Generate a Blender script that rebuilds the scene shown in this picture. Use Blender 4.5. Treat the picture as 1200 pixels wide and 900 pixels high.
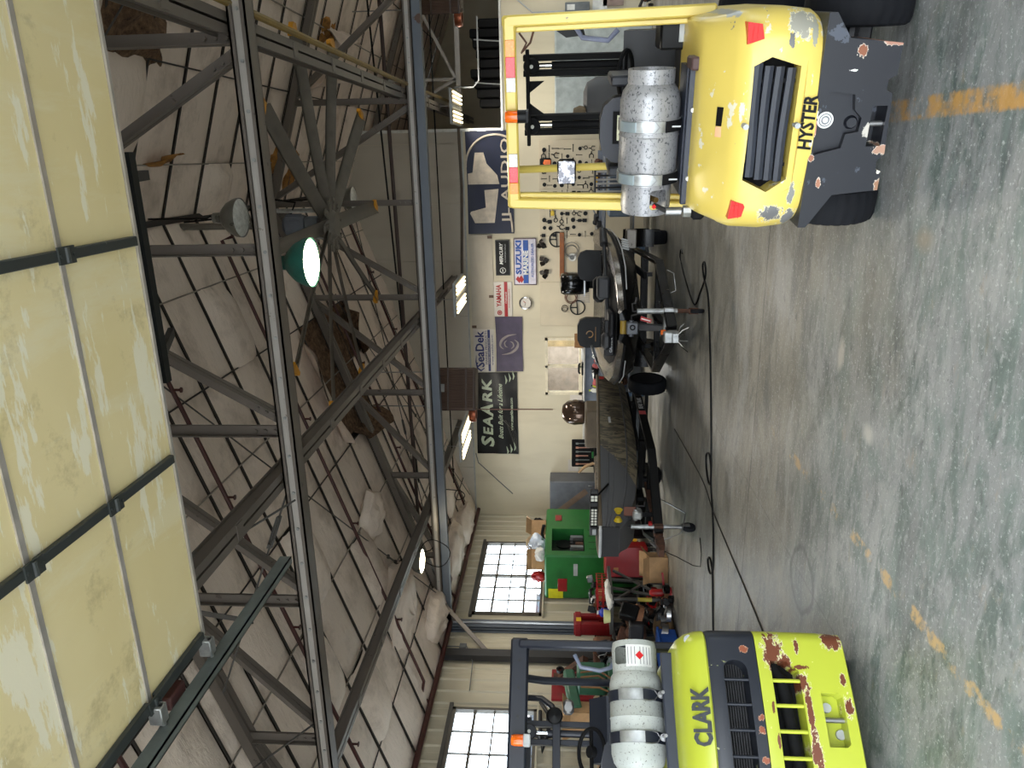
import bpy, bmesh, math, random
from mathutils import Vector, Matrix
R = math.radians
rnd = random.Random(7)
scene = bpy.context.scene
COL = scene.collection
for o in list(bpy.data.objects):
    bpy.data.objects.remove(o)

# ------------------------------------------------------------------ camera (portrait phone shot, stored lying on its side)
cam_data = bpy.data.cameras.new('camera')
cam_data.sensor_width = 36.0
cam_data.lens = 860.0 * 36.0 / 1200.0
cam_data.clip_start = 0.05
cam = bpy.data.objects.new('camera', cam_data)
COL.objects.link(cam)
YAW, PITCH = R(17.2), R(3.97)
fwd = Vector((-math.sin(YAW) * math.cos(PITCH), math.cos(YAW) * math.cos(PITCH), math.sin(PITCH)))
rgt = Vector((math.cos(YAW), math.sin(YAW), 0))
upv = rgt.cross(fwd)
cam.matrix_world = Matrix(((-upv.x, rgt.x, -fwd.x, 0), (-upv.y, rgt.y, -fwd.y, 0), (-upv.z, rgt.z, -fwd.z, 1.7), (0, 0, 0, 1)))
scene.camera = cam

# ------------------------------------------------------------------ sky, daylight, exposure
world = bpy.data.worlds.new('world')
scene.world = world
world.use_nodes = True
wn = world.node_tree.nodes
wn['Background'].inputs['Color'].default_value = (0.86, 0.93, 1.0, 1)
wn['Background'].inputs['Strength'].default_value = 8.5
scene.view_settings.view_transform = 'Standard'
scene.view_settings.look = 'None'
scene.view_settings.gamma = 1.0
scene.view_settings.use_curve_mapping = False
scene.view_settings.exposure = 0.1

def portal(name, loc, rot, sx, sy):
    l = bpy.data.lights.new(name, 'AREA')
    l.shape = 'RECTANGLE'; l.size = sx; l.size_y = sy
    l.cycles.is_portal = True
    o = bpy.data.objects.new(name, l); o.location = loc; o.rotation_euler = rot
    COL.objects.link(o)
portal('doorway_daylight', (-0.4, -0.45, 1.8), (R(90), 0, 0), 4.4, 3.6)
portal('doorway_daylight', (-5.3, -.45, 1.8), (R(90), 0, 0), 4.0, 3.4)  # portal for the added, unseen bay opening at front left
for y_ in (3.5, 9.0, 14.0): portal('window_daylight', (6.95, y_, 2.4), (0, R(90), 0), 1.8, 2.6)  # portals for the three added, unseen windows on the right
portal('window_daylight', (-8.25, 13.25, 2.75), (0, R(-90), 0), 1.3, 2.7)
portal('window_daylight', (-8.25, 8.1, 2.75), (0, R(-90), 0), 1.3, 2.7)

# ------------------------------------------------------------------ helpers
def lin(c):
    return tuple((v / 12.92 if v <= 0.04045 else ((v + 0.055) / 1.055) ** 2.4) for v in c)

class MB:
    def __init__(s): s.v = []; s.f = []
    def add(s, vs, fs):
        n = len(s.v); s.v += [tuple(p) for p in vs]; s.f += [tuple(i + n for i in f) for f in fs]; return s
    def xf(s, m, start=0):
        for i in range(start, len(s.v)): s.v[i] = tuple(m @ Vector(s.v[i]))
        return s
    def box(s, x0, x1, y0, y1, z0, z1, b=0.0):
        if b <= 0:
            vs = [(x, y, z) for x in (x0, x1) for y in (y0, y1) for z in (z0, z1)]
            return s.add(vs, [(0, 1, 3, 2), (4, 6, 7, 5), (0, 4, 5, 1), (2, 3, 7, 6), (0, 2, 6, 4), (1, 5, 7, 3)])
        b = min(b, abs(x1 - x0) * .49, abs(y1 - y0) * .49, abs(z1 - z0) * .49)
        cx, cy, cz = (x0 + x1) / 2, (y0 + y1) / 2, (z0 + z1) / 2
        hx, hy, hz = abs(x1 - x0) / 2, abs(y1 - y0) / 2, abs(z1 - z0) / 2
        vs = []; idx = {}
        for sx in (-1, 1):
            for sy in (-1, 1):
                for sz in (-1, 1):
                    for k, (a, bb, c) in enumerate(((0, b, b), (b, 0, b), (b, b, 0))):
                        idx[(sx, sy, sz, k)] = len(vs)
                        vs.append((cx + sx * (hx - a), cy + sy * (hy - bb), cz + sz * (hz - c)))
        fs = []
        g = lambda *a: idx[a]
        for q in (-1, 1):
            fs.append([g(q, -1, -1, 0), g(q, 1, -1, 0), g(q, 1, 1, 0), g(q, -1, 1, 0)][::q])
            fs.append([g(-1, q, -1, 1), g(-1, q, 1, 1), g(1, q, 1, 1), g(1, q, -1, 1)][::q])
            fs.append([g(-1, -1, q, 2), g(1, -1, q, 2), g(1, 1, q, 2), g(-1, 1, q, 2)][::q])
        for a in (-1, 1):
            for c in (-1, 1):
                fs.append([g(a, c, -1, 0), g(a, c, 1, 0), g(a, c, 1, 1), g(a, c, -1, 1)][::-a * c])
                fs.append([g(a, -1, c, 0), g(a, 1, c, 0), g(a, 1, c, 2), g(a, -1, c, 2)][::a * c])
                fs.append([g(-1, a, c, 1), g(1, a, c, 1), g(1, a, c, 2), g(-1, a, c, 2)][::-a * c])
                for q in (-1, 1):
                    fs.append([g(a, c, q, 0), g(a, c, q, 1), g(a, c, q, 2)][::a * c * q])
        return s.add(vs, fs)
    def bar(s, p0, p1, w, h, up=(0, 0, 1), b=0.0):
        p0, p1 = Vector(p0), Vector(p1); d = p1 - p0; L = d.length
        if L < 1e-6: return s
        y = d / L; x = y.cross(Vector(up))
        if x.length < 1e-4: x = y.cross(Vector((1, 0, 0)))
        x.normalize(); z = x.cross(y)
        st = len(s.v); s.box(-w / 2, w / 2, 0, L, -h / 2, h / 2, b)
        m = Matrix(((x.x, y.x, z.x, p0.x), (x.y, y.y, z.y, p0.y), (x.z, y.z, z.z, p0.z), (0, 0, 0, 1)))
        return s.xf(m, st)
    def cyl(s, p0, p1, r, r2=None, n=12, caps=True):
        return s.tube([p0, p1], [r, r if r2 is None else r2], n, caps)
    def tube(s, pts, r, n=8, caps=True, closed=False):
        pts = [Vector(p) for p in pts]; k = len(pts)
        rs = r if isinstance(r, (list, tuple)) else [r] * k
        T = []
        for i in range(k):
            a = pts[(i - 1) % k] if (closed or i > 0) else pts[i]
            c = pts[(i + 1) % k] if (closed or i < k - 1) else pts[i]
            t = c - a
            T.append(t.normalized() if t.length > 1e-9 else Vector((0, 0, 1)))
        ref = Vector((0, 0, 1)) if abs(T[0].z) < .9 else Vector((1, 0, 0))
        x = (ref - T[0] * ref.dot(T[0])).normalized()
        vs = []
        for i in range(k):
            x = x - T[i] * x.dot(T[i])
            if x.length < 1e-6: x = T[i].orthogonal()
            x.normalize(); y = T[i].cross(x)
            for j in range(n):
                a = 2 * math.pi * j / n
                vs.append(pts[i] + (x * math.cos(a) + y * math.sin(a)) * rs[i])
        fs = []
        for i in range(k if closed else k - 1):
            i2 = (i + 1) % k
            for j in range(n):
                j2 = (j + 1) % n
                fs.append((i * n + j, i * n + j2, i2 * n + j2, i2 * n + j))
        if caps and not closed:
            fs.append(tuple(range(n))[::-1]); fs.append(tuple((k - 1) * n + j for j in range(n)))
        return s.add(vs, fs)
    def lathe(s, prof, o=(0, 0, 0), ax='z', n=20, arc=1.0):
        vs = []; fs = []; k = len(prof); m = n if arc >= 1 else n + 1
        for j in range(m):
            a = 2 * math.pi * arc * j / n; c, sn = math.cos(a), math.sin(a)
            for (r, h) in prof:
                p = {'z': (r * c, r * sn, h), 'x': (h, r * c, r * sn), 'y': (r * sn, h, r * c)}[ax]
                vs.append((p[0] + o[0], p[1] + o[1], p[2] + o[2]))
        for j in range(n):
            j2 = (j + 1) % m
            for i in range(k - 1):
                fs.append((j * k + i, j2 * k + i, j2 * k + i + 1, j * k + i + 1))
        return s.add(vs, fs)
    def prism(s, poly, ax, a, b):
        # poly in the two other axes (x,z for 'y'; y,z for 'x'; x,y for 'z')
        P = lambda u, v, w: {'y': (u, w, v), 'x': (w, u, v), 'z': (u, v, w)}[ax]
        n = len(poly); vs = [P(u, v, a) for u, v in poly] + [P(u, v, b) for u, v in poly]
        fs = [tuple(range(n))[::-1], tuple(range(n, 2 * n))] + [(i, (i + 1) % n, n + (i + 1) % n, n + i) for i in range(n)]
        return s.add(vs, fs)
    def loft(s, rings, caps=True, closed=True):
        n = len(rings[0]); vs = [p for r in rings for p in r]; fs = []
        for i in range(len(rings) - 1):
            for j in range(n if closed else n - 1):
                j2 = (j + 1) % n
                fs.append((i * n + j, i * n + j2, (i + 1) * n + j2, (i + 1) * n + j))
        if caps: fs.append(tuple(range(n))[::-1]); fs.append(tuple((len(rings) - 1) * n + j for j in range(n)))
        return s.add(vs, fs)
    def grid(s, fn, nu, nv):
        vs = [fn(i / nu, j / nv) for i in range(nu + 1) for j in range(nv + 1)]
        fs = [(i * (nv + 1) + j, (i + 1) * (nv + 1) + j, (i + 1) * (nv + 1) + j + 1, i * (nv + 1) + j + 1) for i in range(nu) for j in range(nv)]
        return s.add(vs, fs)

def fixn(me):
    bm = bmesh.new(); bm.from_mesh(me)
    bmesh.ops.recalc_face_normals(bm, faces=bm.faces[:]); bm.to_mesh(me); bm.free()

def base(p):
    return Vector(p.location) if p is not None and p.parent is None else Vector((0, 0, 0))

def ob(name, m, mat, parent=None, world=False, ang=38, label=None, fix=True):
    """link a mesh object; world=True: the shape is given in world coordinates under an unrotated thing"""
    me = bpy.data.meshes.new(name)
    me.from_pydata([tuple(v) for v in m.v], [], m.f)
    if fix: fixn(me)
    me.materials.append(mat)
    if ang:
        me.shade_smooth(); me.set_sharp_from_angle(angle=R(ang))
    o = bpy.data.objects.new(name, me); COL.objects.link(o)
    if parent is not None:
        o.parent = parent
        if world:
            q = parent; off = Vector((0, 0, 0))
            while q: off += Vector(q.location); q = q.parent
            o.location = -off
    if label: o['label'] = label
    return o

def thing(name, label, cat, loc=(0, 0, 0), rz=0.0, group=None):
    o = bpy.data.objects.new(name, None); o.empty_display_size = .1; COL.objects.link(o)
    o.location = loc; o.rotation_euler = (0, 0, rz)
    o['label'] = label; o['category'] = cat
    if group: o['group'] = group
    return o
def tag(o, label, cat, group=None, kind=None):
    o['label'] = label; o['category'] = cat
    if group: o['group'] = group
    if kind: o['kind'] = kind
    return o
def structure(name, m=None, mat=None, ang=38):
    if m is None:
        o = bpy.data.objects.new(name, None); COL.objects.link(o)
    else: o = ob(name, m, mat, ang=ang)
    o['kind'] = 'structure'; return o
def single(name, m, mat, label, cat, loc=(0, 0, 0), rz=0, group=None, ang=38):
    """a thing that is one mesh, shape given around its own base"""
    o = ob(name, m, mat, ang=ang); o.location = loc; o.rotation_euler = (0, 0, rz)
    return tag(o, label, cat, group)
def copy_tree(o, parent=None):
    c = o.copy(); COL.objects.link(c); c.parent = parent
    for ch in [q for q in bpy.data.objects if q.parent == o]: copy_tree(ch, c)
    return c
def share(src, name, loc=None, rot=None, parent=None, scale=None):
    c = src.copy(); COL.objects.link(c); c.name = name; c.parent = parent
    if loc is not None: c.location = loc
    if rot is not None: c.rotation_euler = rot
    if scale is not None: c.scale = scale
    return c
def carve(o, cutter_list):
    """cut recesses into o (baked, cutters removed)"""
    tmp = []
    for m in cutter_list:
        me = bpy.data.meshes.new('cutter'); me.from_pydata([tuple(v) for v in m.v], [], m.f); fixn(me)
        c = bpy.data.objects.new('cutter', me); COL.objects.link(c); c.matrix_world = Matrix.Identity(4); tmp.append(c)
    par, loc, rot = o.parent, o.location.copy(), o.rotation_euler.copy()
    o.parent = None; o.location = (0, 0, 0); o.rotation_euler = (0, 0, 0)
    for c in tmp:
        md = o.modifiers.new('b', 'BOOLEAN'); md.operation = 'DIFFERENCE'; md.solver = 'EXACT'; md.object = c
    dg = bpy.context.evaluated_depsgraph_get(); dg.update()
    me = bpy.data.meshes.new_from_object(o.evaluated_get(dg))
    o.modifiers.clear(); o.data = me
    for p in me.polygons: p.use_smooth = True
    me.set_sharp_from_angle(angle=R(30))
    for c in tmp: bpy.data.objects.remove(c)
    o.parent = par; o.location = loc; o.rotation_euler = rot
    return o

def text(name, body, size, mat, parent, loc, rot, depth=.002, bold=0.0, shear=0.0, sx=1.0, align='CENTER', space=1.0, label=None, fw=None):
    c = bpy.data.curves.new(name, 'FONT'); c.body = body; c.size = size; c.extrude = depth; c.offset = bold * size
    c.align_x = align; c.align_y = 'CENTER'; c.shear = shear; c.resolution_u = 2; c.space_character = space
    t = bpy.data.objects.new('text_tmp', c); COL.objects.link(t)
    dg = bpy.context.evaluated_depsgraph_get(); dg.update()
    me = bpy.data.meshes.new_from_object(t.evaluated_get(dg))
    bpy.data.objects.remove(t)
    me.materials.clear(); me.materials.append(mat)
    o = bpy.data.objects.new(name, me); COL.objects.link(o); o.parent = parent
    o.location = loc; o.rotation_euler = rot; o.scale = (sx, 1, 1)
    if fw: o.scale = (fw / max(1e-4, o.dimensions.x), 1, 1)
    if label: o['label'] = label
    return o

# ------------------------------------------------------------------ materials
class NT:
    def __init__(s, name):
        s.m = bpy.data.materials.new(name); s.m.use_nodes = True; s.t = s.m.node_tree; s.b = s.t.nodes['Principled BSDF']
        s.co = s.t.nodes.new('ShaderNodeTexCoord').outputs['Object']
    def n(s, t, **k):
        o = s.t.nodes.new(t)
        for a, b in k.items(): setattr(o, a, b)
        return o
    def link(s, a, b): s.t.links.new(a, b)
    def put(s, sock, v):
        if hasattr(v, 'is_output') or isinstance(v, bpy.types.NodeSocket): s.link(v, sock)
        else: sock.default_value = v
    def scale(s, sc, rot=(0, 0, 0)):
        m = s.n('ShaderNodeMapping'); s.link(s.co, m.inputs[0]); m.inputs['Scale'].default_value = sc; m.inputs['Rotation'].default_value = rot
        return m.outputs[0]
    def noise(s, sc, det=4, co=None, rough=.55, dist=0):
        o = s.n('ShaderNodeTexNoise'); s.link(co or s.co, o.inputs['Vector'])
        o.inputs['Scale'].default_value = sc; o.inputs['Detail'].default_value = det; o.inputs['Roughness'].default_value = rough; o.inputs['Distortion'].default_value = dist
        return o.outputs['Fac']
    def ramp(s, f, a, b):
        o = s.n('ShaderNodeMapRange'); o.clamp = True; s.put(o.inputs['Value'], f)
        o.inputs['From Min'].default_value = a; o.inputs['From Max'].default_value = b
        return o.outputs['Result']
    def math(s, op, a, b=0.0):
        o = s.n('ShaderNodeMath', operation=op); s.put(o.inputs[0], a); s.put(o.inputs[1], b); return o.outputs[0]
    def mix(s, f, a, b):
        o = s.n('ShaderNodeMix', data_type='RGBA'); s.put(o.inputs['Factor'], f)
        for i, c in ((6, a), (7, b)):
            if isinstance(c, tuple): o.inputs[i].default_value = (*lin(c[:3]), 1)
            else: s.link(c, o.inputs[i])
        return o.outputs[2]
    def sep(s):
        o = s.n('ShaderNodeSeparateXYZ'); s.link(s.co, o.inputs[0]); return o.outputs
    def bump(s, h, st, d=.01):
        o = s.n('ShaderNodeBump'); s.link(h, o.inputs['Height']); o.inputs['Strength'].default_value = st; o.inputs['Distance'].default_value = d
        s.link(o.outputs[0], s.b.inputs['Normal'])
    def out(s, col, rough=.5, metal=0.0):
        if isinstance(col, tuple): s.b.inputs['Base Color'].default_value = (*lin(col[:3]), 1)
        else: s.link(col, s.b.inputs['Base Color'])
        s.put(s.b.inputs['Roughness'], rough); s.put(s.b.inputs['Metallic'], metal)
        return s.m
CACHE = {}
def plain(c, rough=.5, metal=0.0, var=.12, sc=6.0, name='paint'):
    """one colour with a little procedural grain"""
    k = (c, rough, metal, var, sc)
    if k in CACHE: return CACHE[k]
    s = NT(name); d = tuple(v * (1 - var) for v in c); l = tuple(min(1, v * (1 + var * .6)) for v in c)
    f = s.noise(sc, 4)
    if max(c) < .14: s.b.inputs['Specular IOR Level'].default_value = .2
    CACHE[k] = s.out(s.mix(s.ramp(f, .3, .7), d, l), s.math('ADD', s.math('MULTIPLY', f, .2), rough - .1), metal)
    return CACHE[k]
def worn(name, base_c, chips, sc=5.0, amount=.62, rough=.4, metal=0.0, dirt=None, streak=(1, 1, 1), spots=()):
    """painted metal with chips of other colours: chips = list of (colour, scale, threshold)"""
    s = NT(name); col = s.mix(s.ramp(s.noise(1.5, 3), .3, .7), tuple(v * .93 for v in base_c), base_c)
    if dirt: col = s.mix(s.math('MULTIPLY', s.ramp(s.noise(2.2, 6, s.scale(streak)), .5, .75), .6), col, dirt)
    h = None
    for c, scl, th in chips:
        f = s.noise(scl, 7, s.scale(streak), .62)
        mk = s.ramp(f, th, th + .012)
        col = s.mix(mk, col, c)
    if spots:
        px_, _, pz_ = s.sep(); wob = s.math('SUBTRACT', s.noise(24, 8, s.scale((1, 1, 1.6)), .72), .5)
        for (x, z, rx, rz, c, edge) in spots:
            dx = s.math('DIVIDE', s.math('SUBTRACT', px_, x), rx); dz = s.math('DIVIDE', s.math('SUBTRACT', pz_, z), rz)
            d = s.math('ADD', s.math('SQRT', s.math('ADD', s.math('MULTIPLY', dx, dx), s.math('MULTIPLY', dz, dz))), s.math('MULTIPLY', wob, 3.6))
            if edge: col = s.mix(s.ramp(d, 1.13, 1.08), col, edge)
            col = s.mix(s.ramp(d, 1.0, .95), col, c)
    return s.out(col, rough, metal)
def emit(name, c, st):
    s = NT(name); s.b.inputs['Emission Color'].default_value = (*lin(c), 1); s.b.inputs['Emission Strength'].default_value = st
    return s.out(c, .4)
def glassm(name, c=(1, 1, 1), rough=.02, trans=1.0, ior=1.45):
    s = NT(name); s.b.inputs['Transmission Weight'].default_value = trans; s.b.inputs['IOR'].default_value = ior
    return s.out(c, rough)

BLACK = plain((.045, .045, .05), .42); RUBBER = plain((.085, .09, .105), .78, name='rubber'); DARK = plain((.13, .13, .14), .5)
MATTE = plain((.06, .06, .065), .8); STEEL = plain((.62, .62, .62), .32, .9, name='steel'); CHROME = plain((.8, .8, .8), .12, 1.0, .03)
GALV = plain((.66, .67, .67), .42, .75, .18, 14); WHITE = plain((.86, .86, .84), .5); CARD = plain((.68, .54, .38), .85, name='cardboard')
RUST = plain((.31, .20, .145), .85, 0, .35, 12, 'rust'); RED = plain((.62, .07, .08), .45); NAVY = plain((.15, .17, .22), .45, name='navy_metal')
ORANGE = plain((.9, .42, .08), .35); YELLOWP = plain((.86, .68, .12), .45); BLUE = plain((.1, .3, .62), .45); GREENP = plain((.13, .42, .18), .45)
WOOD = plain((.50, .34, .2), .6, 0, .25, 9, 'wood'); GREY = plain((.45, .46, .47), .5); LGREY = plain((.68, .69, .69), .5); CREAM = plain((.80, .76, .66), .6)
# ------------------------------------------------------------------ floor
s = NT('worn_painted_concrete')
xyz = s.sep(); X, Y = xyz[0], xyz[1]
streak = s.scale((.75, 1.7, 1), (0, 0, .08)); streak2 = s.scale((1.2, 2.6, 1), (0, 0, -.1)); streak3 = s.scale((.8, 2.0, 1), (0, 0, -.3))
big = s.noise(.55, 5); mid = s.noise(2.1, 10, streak, .68, .3); fine = s.noise(15, 8, streak2, .72); sc3 = s.noise(3.5, 10, streak3, .72, .4)
near = s.math('ADD', s.ramp(Y, 6.6, 2.2), s.math('MULTIPLY', s.math('SUBTRACT', big, .5), 1.8))
col = s.mix(s.ramp(mid, .40, .60), (.455, .445, .41), (.595, .58, .54))
green = s.mix(s.ramp(mid, .40, .60), (.365, .41, .39), (.48, .52, .50))
col = s.mix(s.ramp(near, .30, .62), col, s.mix(s.ramp(sc3, .44, .56), green, (.55, .555, .55)))
col = s.mix(s.math('MULTIPLY', s.ramp(s.noise(1.0, 10, streak, .72, .5), .52, .60), .7), col, (.63, .63, .62))
col = s.mix(s.math('MULTIPLY', s.ramp(s.noise(1.2, 10, streak3, .72, .6), .53, .62), .6), col, (.34, .355, .355))
col = s.mix(s.math('MULTIPLY', s.ramp(s.noise(7, 9, streak2, .75), .56, .62), .55), col, (.66, .66, .65))
col = s.mix(s.math('MULTIPLY', s.ramp(s.noise(9, 9, streak, .75), .57, .63), .5), col, (.33, .34, .34))
col = s.mix(s.math('MULTIPLY', s.ramp(s.noise(42, 6, None, .8), .57, .62), .6), col, (.82, .83, .82))
col = s.mix(s.math('MULTIPLY', s.ramp(s.noise(38, 6, None, .8), .60, .64), .6), col, (.26, .27, .27))
col = s.mix(s.math('MULTIPLY', s.ramp(s.noise(2.7, 8, streak2, .7), .60, .68), .4), col, (.62, .55, .46))
def line_mask(x0, hw, fade0, fade1):
    d = s.math('ABSOLUTE', s.math('SUBTRACT', X, x0))
    return s.math('MULTIPLY', s.ramp(s.math('ADD', d, s.math('MULTIPLY', s.math('SUBTRACT', fine, .5), .05)), hw + .008, hw - .008), s.ramp(s.noise(4.5, 8, None, .7), fade0, fade1))
col = s.mix(s.math('MULTIPLY', line_mask(.185, .048, .43, .56), .8), col, (.80, .60, .30))
col = s.mix(s.math('MULTIPLY', s.math('MULTIPLY', line_mask(-2.16, .038, .50, .58), s.ramp(Y, 6.0, 4.8)), .8), col, (.78, .64, .42))
def joint(axis, v, w):
    d = s.math('ABSOLUTE', s.math('SUBTRACT', axis, v)); d = s.math('ADD', d, s.math('MULTIPLY', s.math('SUBTRACT', mid, .5), .05))
    return s.ramp(s.math('ABSOLUTE', d), w, w * .4)
col = s.mix(s.math('MULTIPLY', joint(Y, 6.27, .012), .75), col, (.2, .2, .2))
col = s.mix(s.math('MULTIPLY', joint(X, -2.9, .008), .35), col, (.25, .25, .25))
def ring(cx, cy, r, w, ex=1.0):
    dx = s.math('MULTIPLY', s.math('SUBTRACT', X, cx), ex); dy = s.math('SUBTRACT', Y, cy)
    q = s.math('SQRT', s.math('ADD', s.math('MULTIPLY', dx, dx), s.math('MULTIPLY', dy, dy)))
    return s.ramp(s.math('ABSOLUTE', s.math('SUBTRACT', s.math('ADD', q, s.math('MULTIPLY', s.math('SUBTRACT', mid, .5), .18)), r)), w, w * .3)
col = s.mix(s.math('MULTIPLY', ring(-2.93, 4.72, .24, .035, 1.1), .6), col, (.25, .25, .25))
col = s.mix(s.math('MULTIPLY', ring(-.41, 4.08 - .45, .0, .13, 1.6), .7), col, (.60, .55, .48))
col = s.mix(s.math('MULTIPLY', ring(-1.2, 4.47, .0, .07, .6), .8), col, (.72, .70, .66))
col = s.mix(s.math('MULTIPLY', ring(-1.52, 3.95, .0, .08, 1.0), .8), col, (.75, .74, .70))
s.bump(fine, .25, .004)
FLOORM = s.out(col, s.math('ADD', s.math('MULTIPLY', mid, .3), .26))
floor = structure('floor', MB().box(-8.6, 7.3, -.6, 22.5, -.15, 0), FLOORM, ang=0)

# ------------------------------------------------------------------ walls
def wallmat(name, c, dirt, dsc=1.2, amt=.5):
    s = NT(name)
    col = s.mix(s.ramp(s.noise(.6, 4), .3, .7), c, tuple(v * .93 for v in c))
    col = s.mix(s.math('MULTIPLY', s.ramp(s.noise(dsc, 7, s.scale((2.5, 2.5, .5))), .5, .78), amt), col, dirt)
    return s.out(col, .62)
CREAMWALL = wallmat('cream_painted_wall', (.82, .78, .68), (.62, .57, .48), 1.0, .4)
WHITEWALL = wallmat('white_wall_sheet', (.77, .74, .69), (.60, .55, .49), .8, .4)
SIDING = wallmat('cream_metal_siding', (.80, .765, .675), (.58, .53, .44), 1.5, .45)
TRIMM = plain((.30, .29, .28), .5); FRAMEM = plain((.36, .34, .31), .5, name='window_steel')

RX, RZ, RS = -.63, 6.35, .335
def roofz(x): return RZ - RS * abs(x - RX)

wl = structure('wall_left')
def siding(y0, y1, z0, z1):
    n = max(1, round((y1 - y0) / .9)); w = (y1 - y0) / n
    for i in range(n):
        a = y0 + i * w; m = MB().box(-8.29, -8.262, a + .003, a + w - .003, z0, z1)
        for k in range(3):
            c = a + w * (k + .5) / 3
            m.prism([(-8.262, c - .035), (-8.262, c + .035), (-8.236, c + .018), (-8.236, c - .018)], 'z', z0, z1)
        ob('siding_panel', m, SIDING, wl, ang=20)
W1 = (11.91, 14.6); W2 = (6.73, 9.42); WZ0, WZ1 = 2.1, 3.42
siding(-.5, W2[0], 0, 3.92); siding(*W2, 0, WZ0); siding(*W2, WZ1, 3.92); siding(W2[1], W1[0], 0, 3.92)
siding(*W1, 0, WZ0); siding(*W1, WZ1, 3.92); siding(W1[1], 16.0, 0, 3.92)

gl = NT('window_glass'); gt = gl.t
tb = gl.n('ShaderNodeBsdfTransparent'); tb.inputs[0].default_value = (.93, .96, .97, 1); gb = gl.n('ShaderNodeBsdfGlossy'); gb.inputs['Roughness'].default_value = .05
mx = gl.n('ShaderNodeMixShader'); mx.inputs[0].default_value = .07
gl.link(tb.outputs[0], mx.inputs[1]); gl.link(gb.outputs[0], mx.inputs[2]); gl.link(mx.outputs[0], gt.nodes['Material Output'].inputs[0])
PANE = gl.m
def steel_window(name, y0, y1):
    w = structure(name); m = MB(); x = -8.25
    for a, b, c, d in ((y0, y1, WZ0, WZ0 + .05), (y0, y1, WZ1 - .05, WZ1), (y0, y0 + .05, WZ0, WZ1), (y1 - .05, y1, WZ0, WZ1)):
        m.box(x - .04, x + .035, a, b, c, d)
    ym = (y0 + y1) / 2; m.box(x - .03, x + .02, ym - .03, ym + .03, WZ0, WZ1)
    ob('window_frame', m, FRAMEM, w)
    ob('sill', MB().box(x - .03, x + .08, y0 - .05, y1 + .05, WZ0 - .03, WZ0), SIDING, w)
    ob('head_trim', MB().box(x - .03, x + .05, y0 - .08, y1 + .08, WZ1, WZ1 + .06), TRIMM, w)
    cw = (y1 - y0 - .1) / 6; ch = (WZ1 - WZ0 - .1) / 4
    bar = None
    for i in range(1, 6):
        if i != 3: ob('glazing_bar', MB().box(x - .012, x + .012, y0 + .05 + i * cw - .011, y0 + .05 + i * cw + .011, WZ0 + .05, WZ1 - .05), FRAMEM, w)
    for k in range(1, 4):
        t = .02 if k in (1, 3) else .011
        ob('glazing_bar', MB().box(x - .014, x + .014, y0 + .05, y1 - .05, WZ0 + .05 + k * ch - t, WZ0 + .05 + k * ch + t), FRAMEM, w)
    p = None
    for i in range(6):
        for k in range(4):
            loc = (x, y0 + .05 + (i + .5) * cw, WZ0 + .05 + (k + .5) * ch)
            if p is None: p = ob('pane', MB().box(-.002, .002, -cw / 2, cw / 2, -ch / 2, ch / 2), PANE, w); p.location = loc
            else: share(p, 'pane', loc, None, w)
    ob('latch', MB().box(x + .01, x + .04, y0 + .05 + 2 * cw - .012, y0 + .05 + 2 * cw + .012, WZ0 + .35, WZ0 + .47), FRAMEM, w)
steel_window('window_1', *W1); steel_window('window_2', *W2)

# back wall with the office window opening; lower to the right of x = .55
OX0, OX1, OZ0, OZ1 = -5.2, -3.87, 1.27, 2.1
wb = structure('wall_back', MB().box(-8.29, OX0, 16, 16.12, 0, 3.8).box(OX1, .55, 16, 16.12, 0, 3.8).box(OX0, OX1, 16, 16.12, 0, OZ0).box(OX0, OX1, 16, 16.12, OZ1, 3.8).box(.55, 7.1, 16, 16.12, 0, 2.93), CREAMWALL)
xs = [-8.28, -7.03, -5.81, -4.59, -3.37, -2.14, -.92, .3, .56]
for a, c in zip(xs[:-1], xs[1:]):
    poly = [(a + .004, 3.8), (c - .004, 3.8), (c - .004, roofz(c) - .02)]
    if a < RX < c: poly.append((RX, RZ - .02))
    poly.append((a + .004, roofz(a) - .02))
    ob('wall_sheet', MB().prism(poly, 'y', 15.99, 16.05), WHITEWALL, wb, ang=0)
ob('sheet_light_blocker', MB().prism([(-8.29, 3.7), (.56, 3.7), (.56, roofz(.56) + .05), (RX, RZ + .05), (-8.29, roofz(-8.29) + .05)], 'y', 16.055, 16.12), CREAMWALL, wb, ang=0)  # added behind the sheets to stop outside light leaking through the gaps
# loft behind the low wall, back gable far behind, side and front walls
structure('wall_back_loft', MB().prism([(.5, 2.9), (7.1, 2.9), (7.1, roofz(7.1)), (.5, roofz(.5))], 'y', 22.2, 22.3), CREAMWALL)
structure('floor_loft', MB().box(.5, 7.1, 16.02, 22.2, 2.80, 2.92), WOOD)
structure('trim_1', MB().box(.56, 7.0, 15.97, 16.14, 2.93, 2.97), WHITE)
structure('trim_2', MB().box(.53, .59, 15.96, 16.1, 2.93, roofz(.56) - .05), WHITE)
structure('trim_3', MB().box(-8.2, .55, 15.955, 15.985, 3.78, 3.81), LGREY)
structure('wall_loft', MB().prism([(16.05, 2.9), (22.2, 2.9), (22.2, roofz(.5)), (16.05, roofz(.5))], 'x', .45, .5), CREAMWALL)
mr_ = MB().box(7.0, 7.1, -.5, 22.2, 0, 1.5).box(7.0, 7.1, -.5, 22.2, 3.3, roofz(7.0))
for a, c in ((-.5, 2.2), (4.8, 7.7), (10.3, 12.7), (15.3, 22.2)): mr_.box(7.0, 7.1, a, c, 1.5, 3.3)
structure('wall_right', mr_, SIDING)
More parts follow.
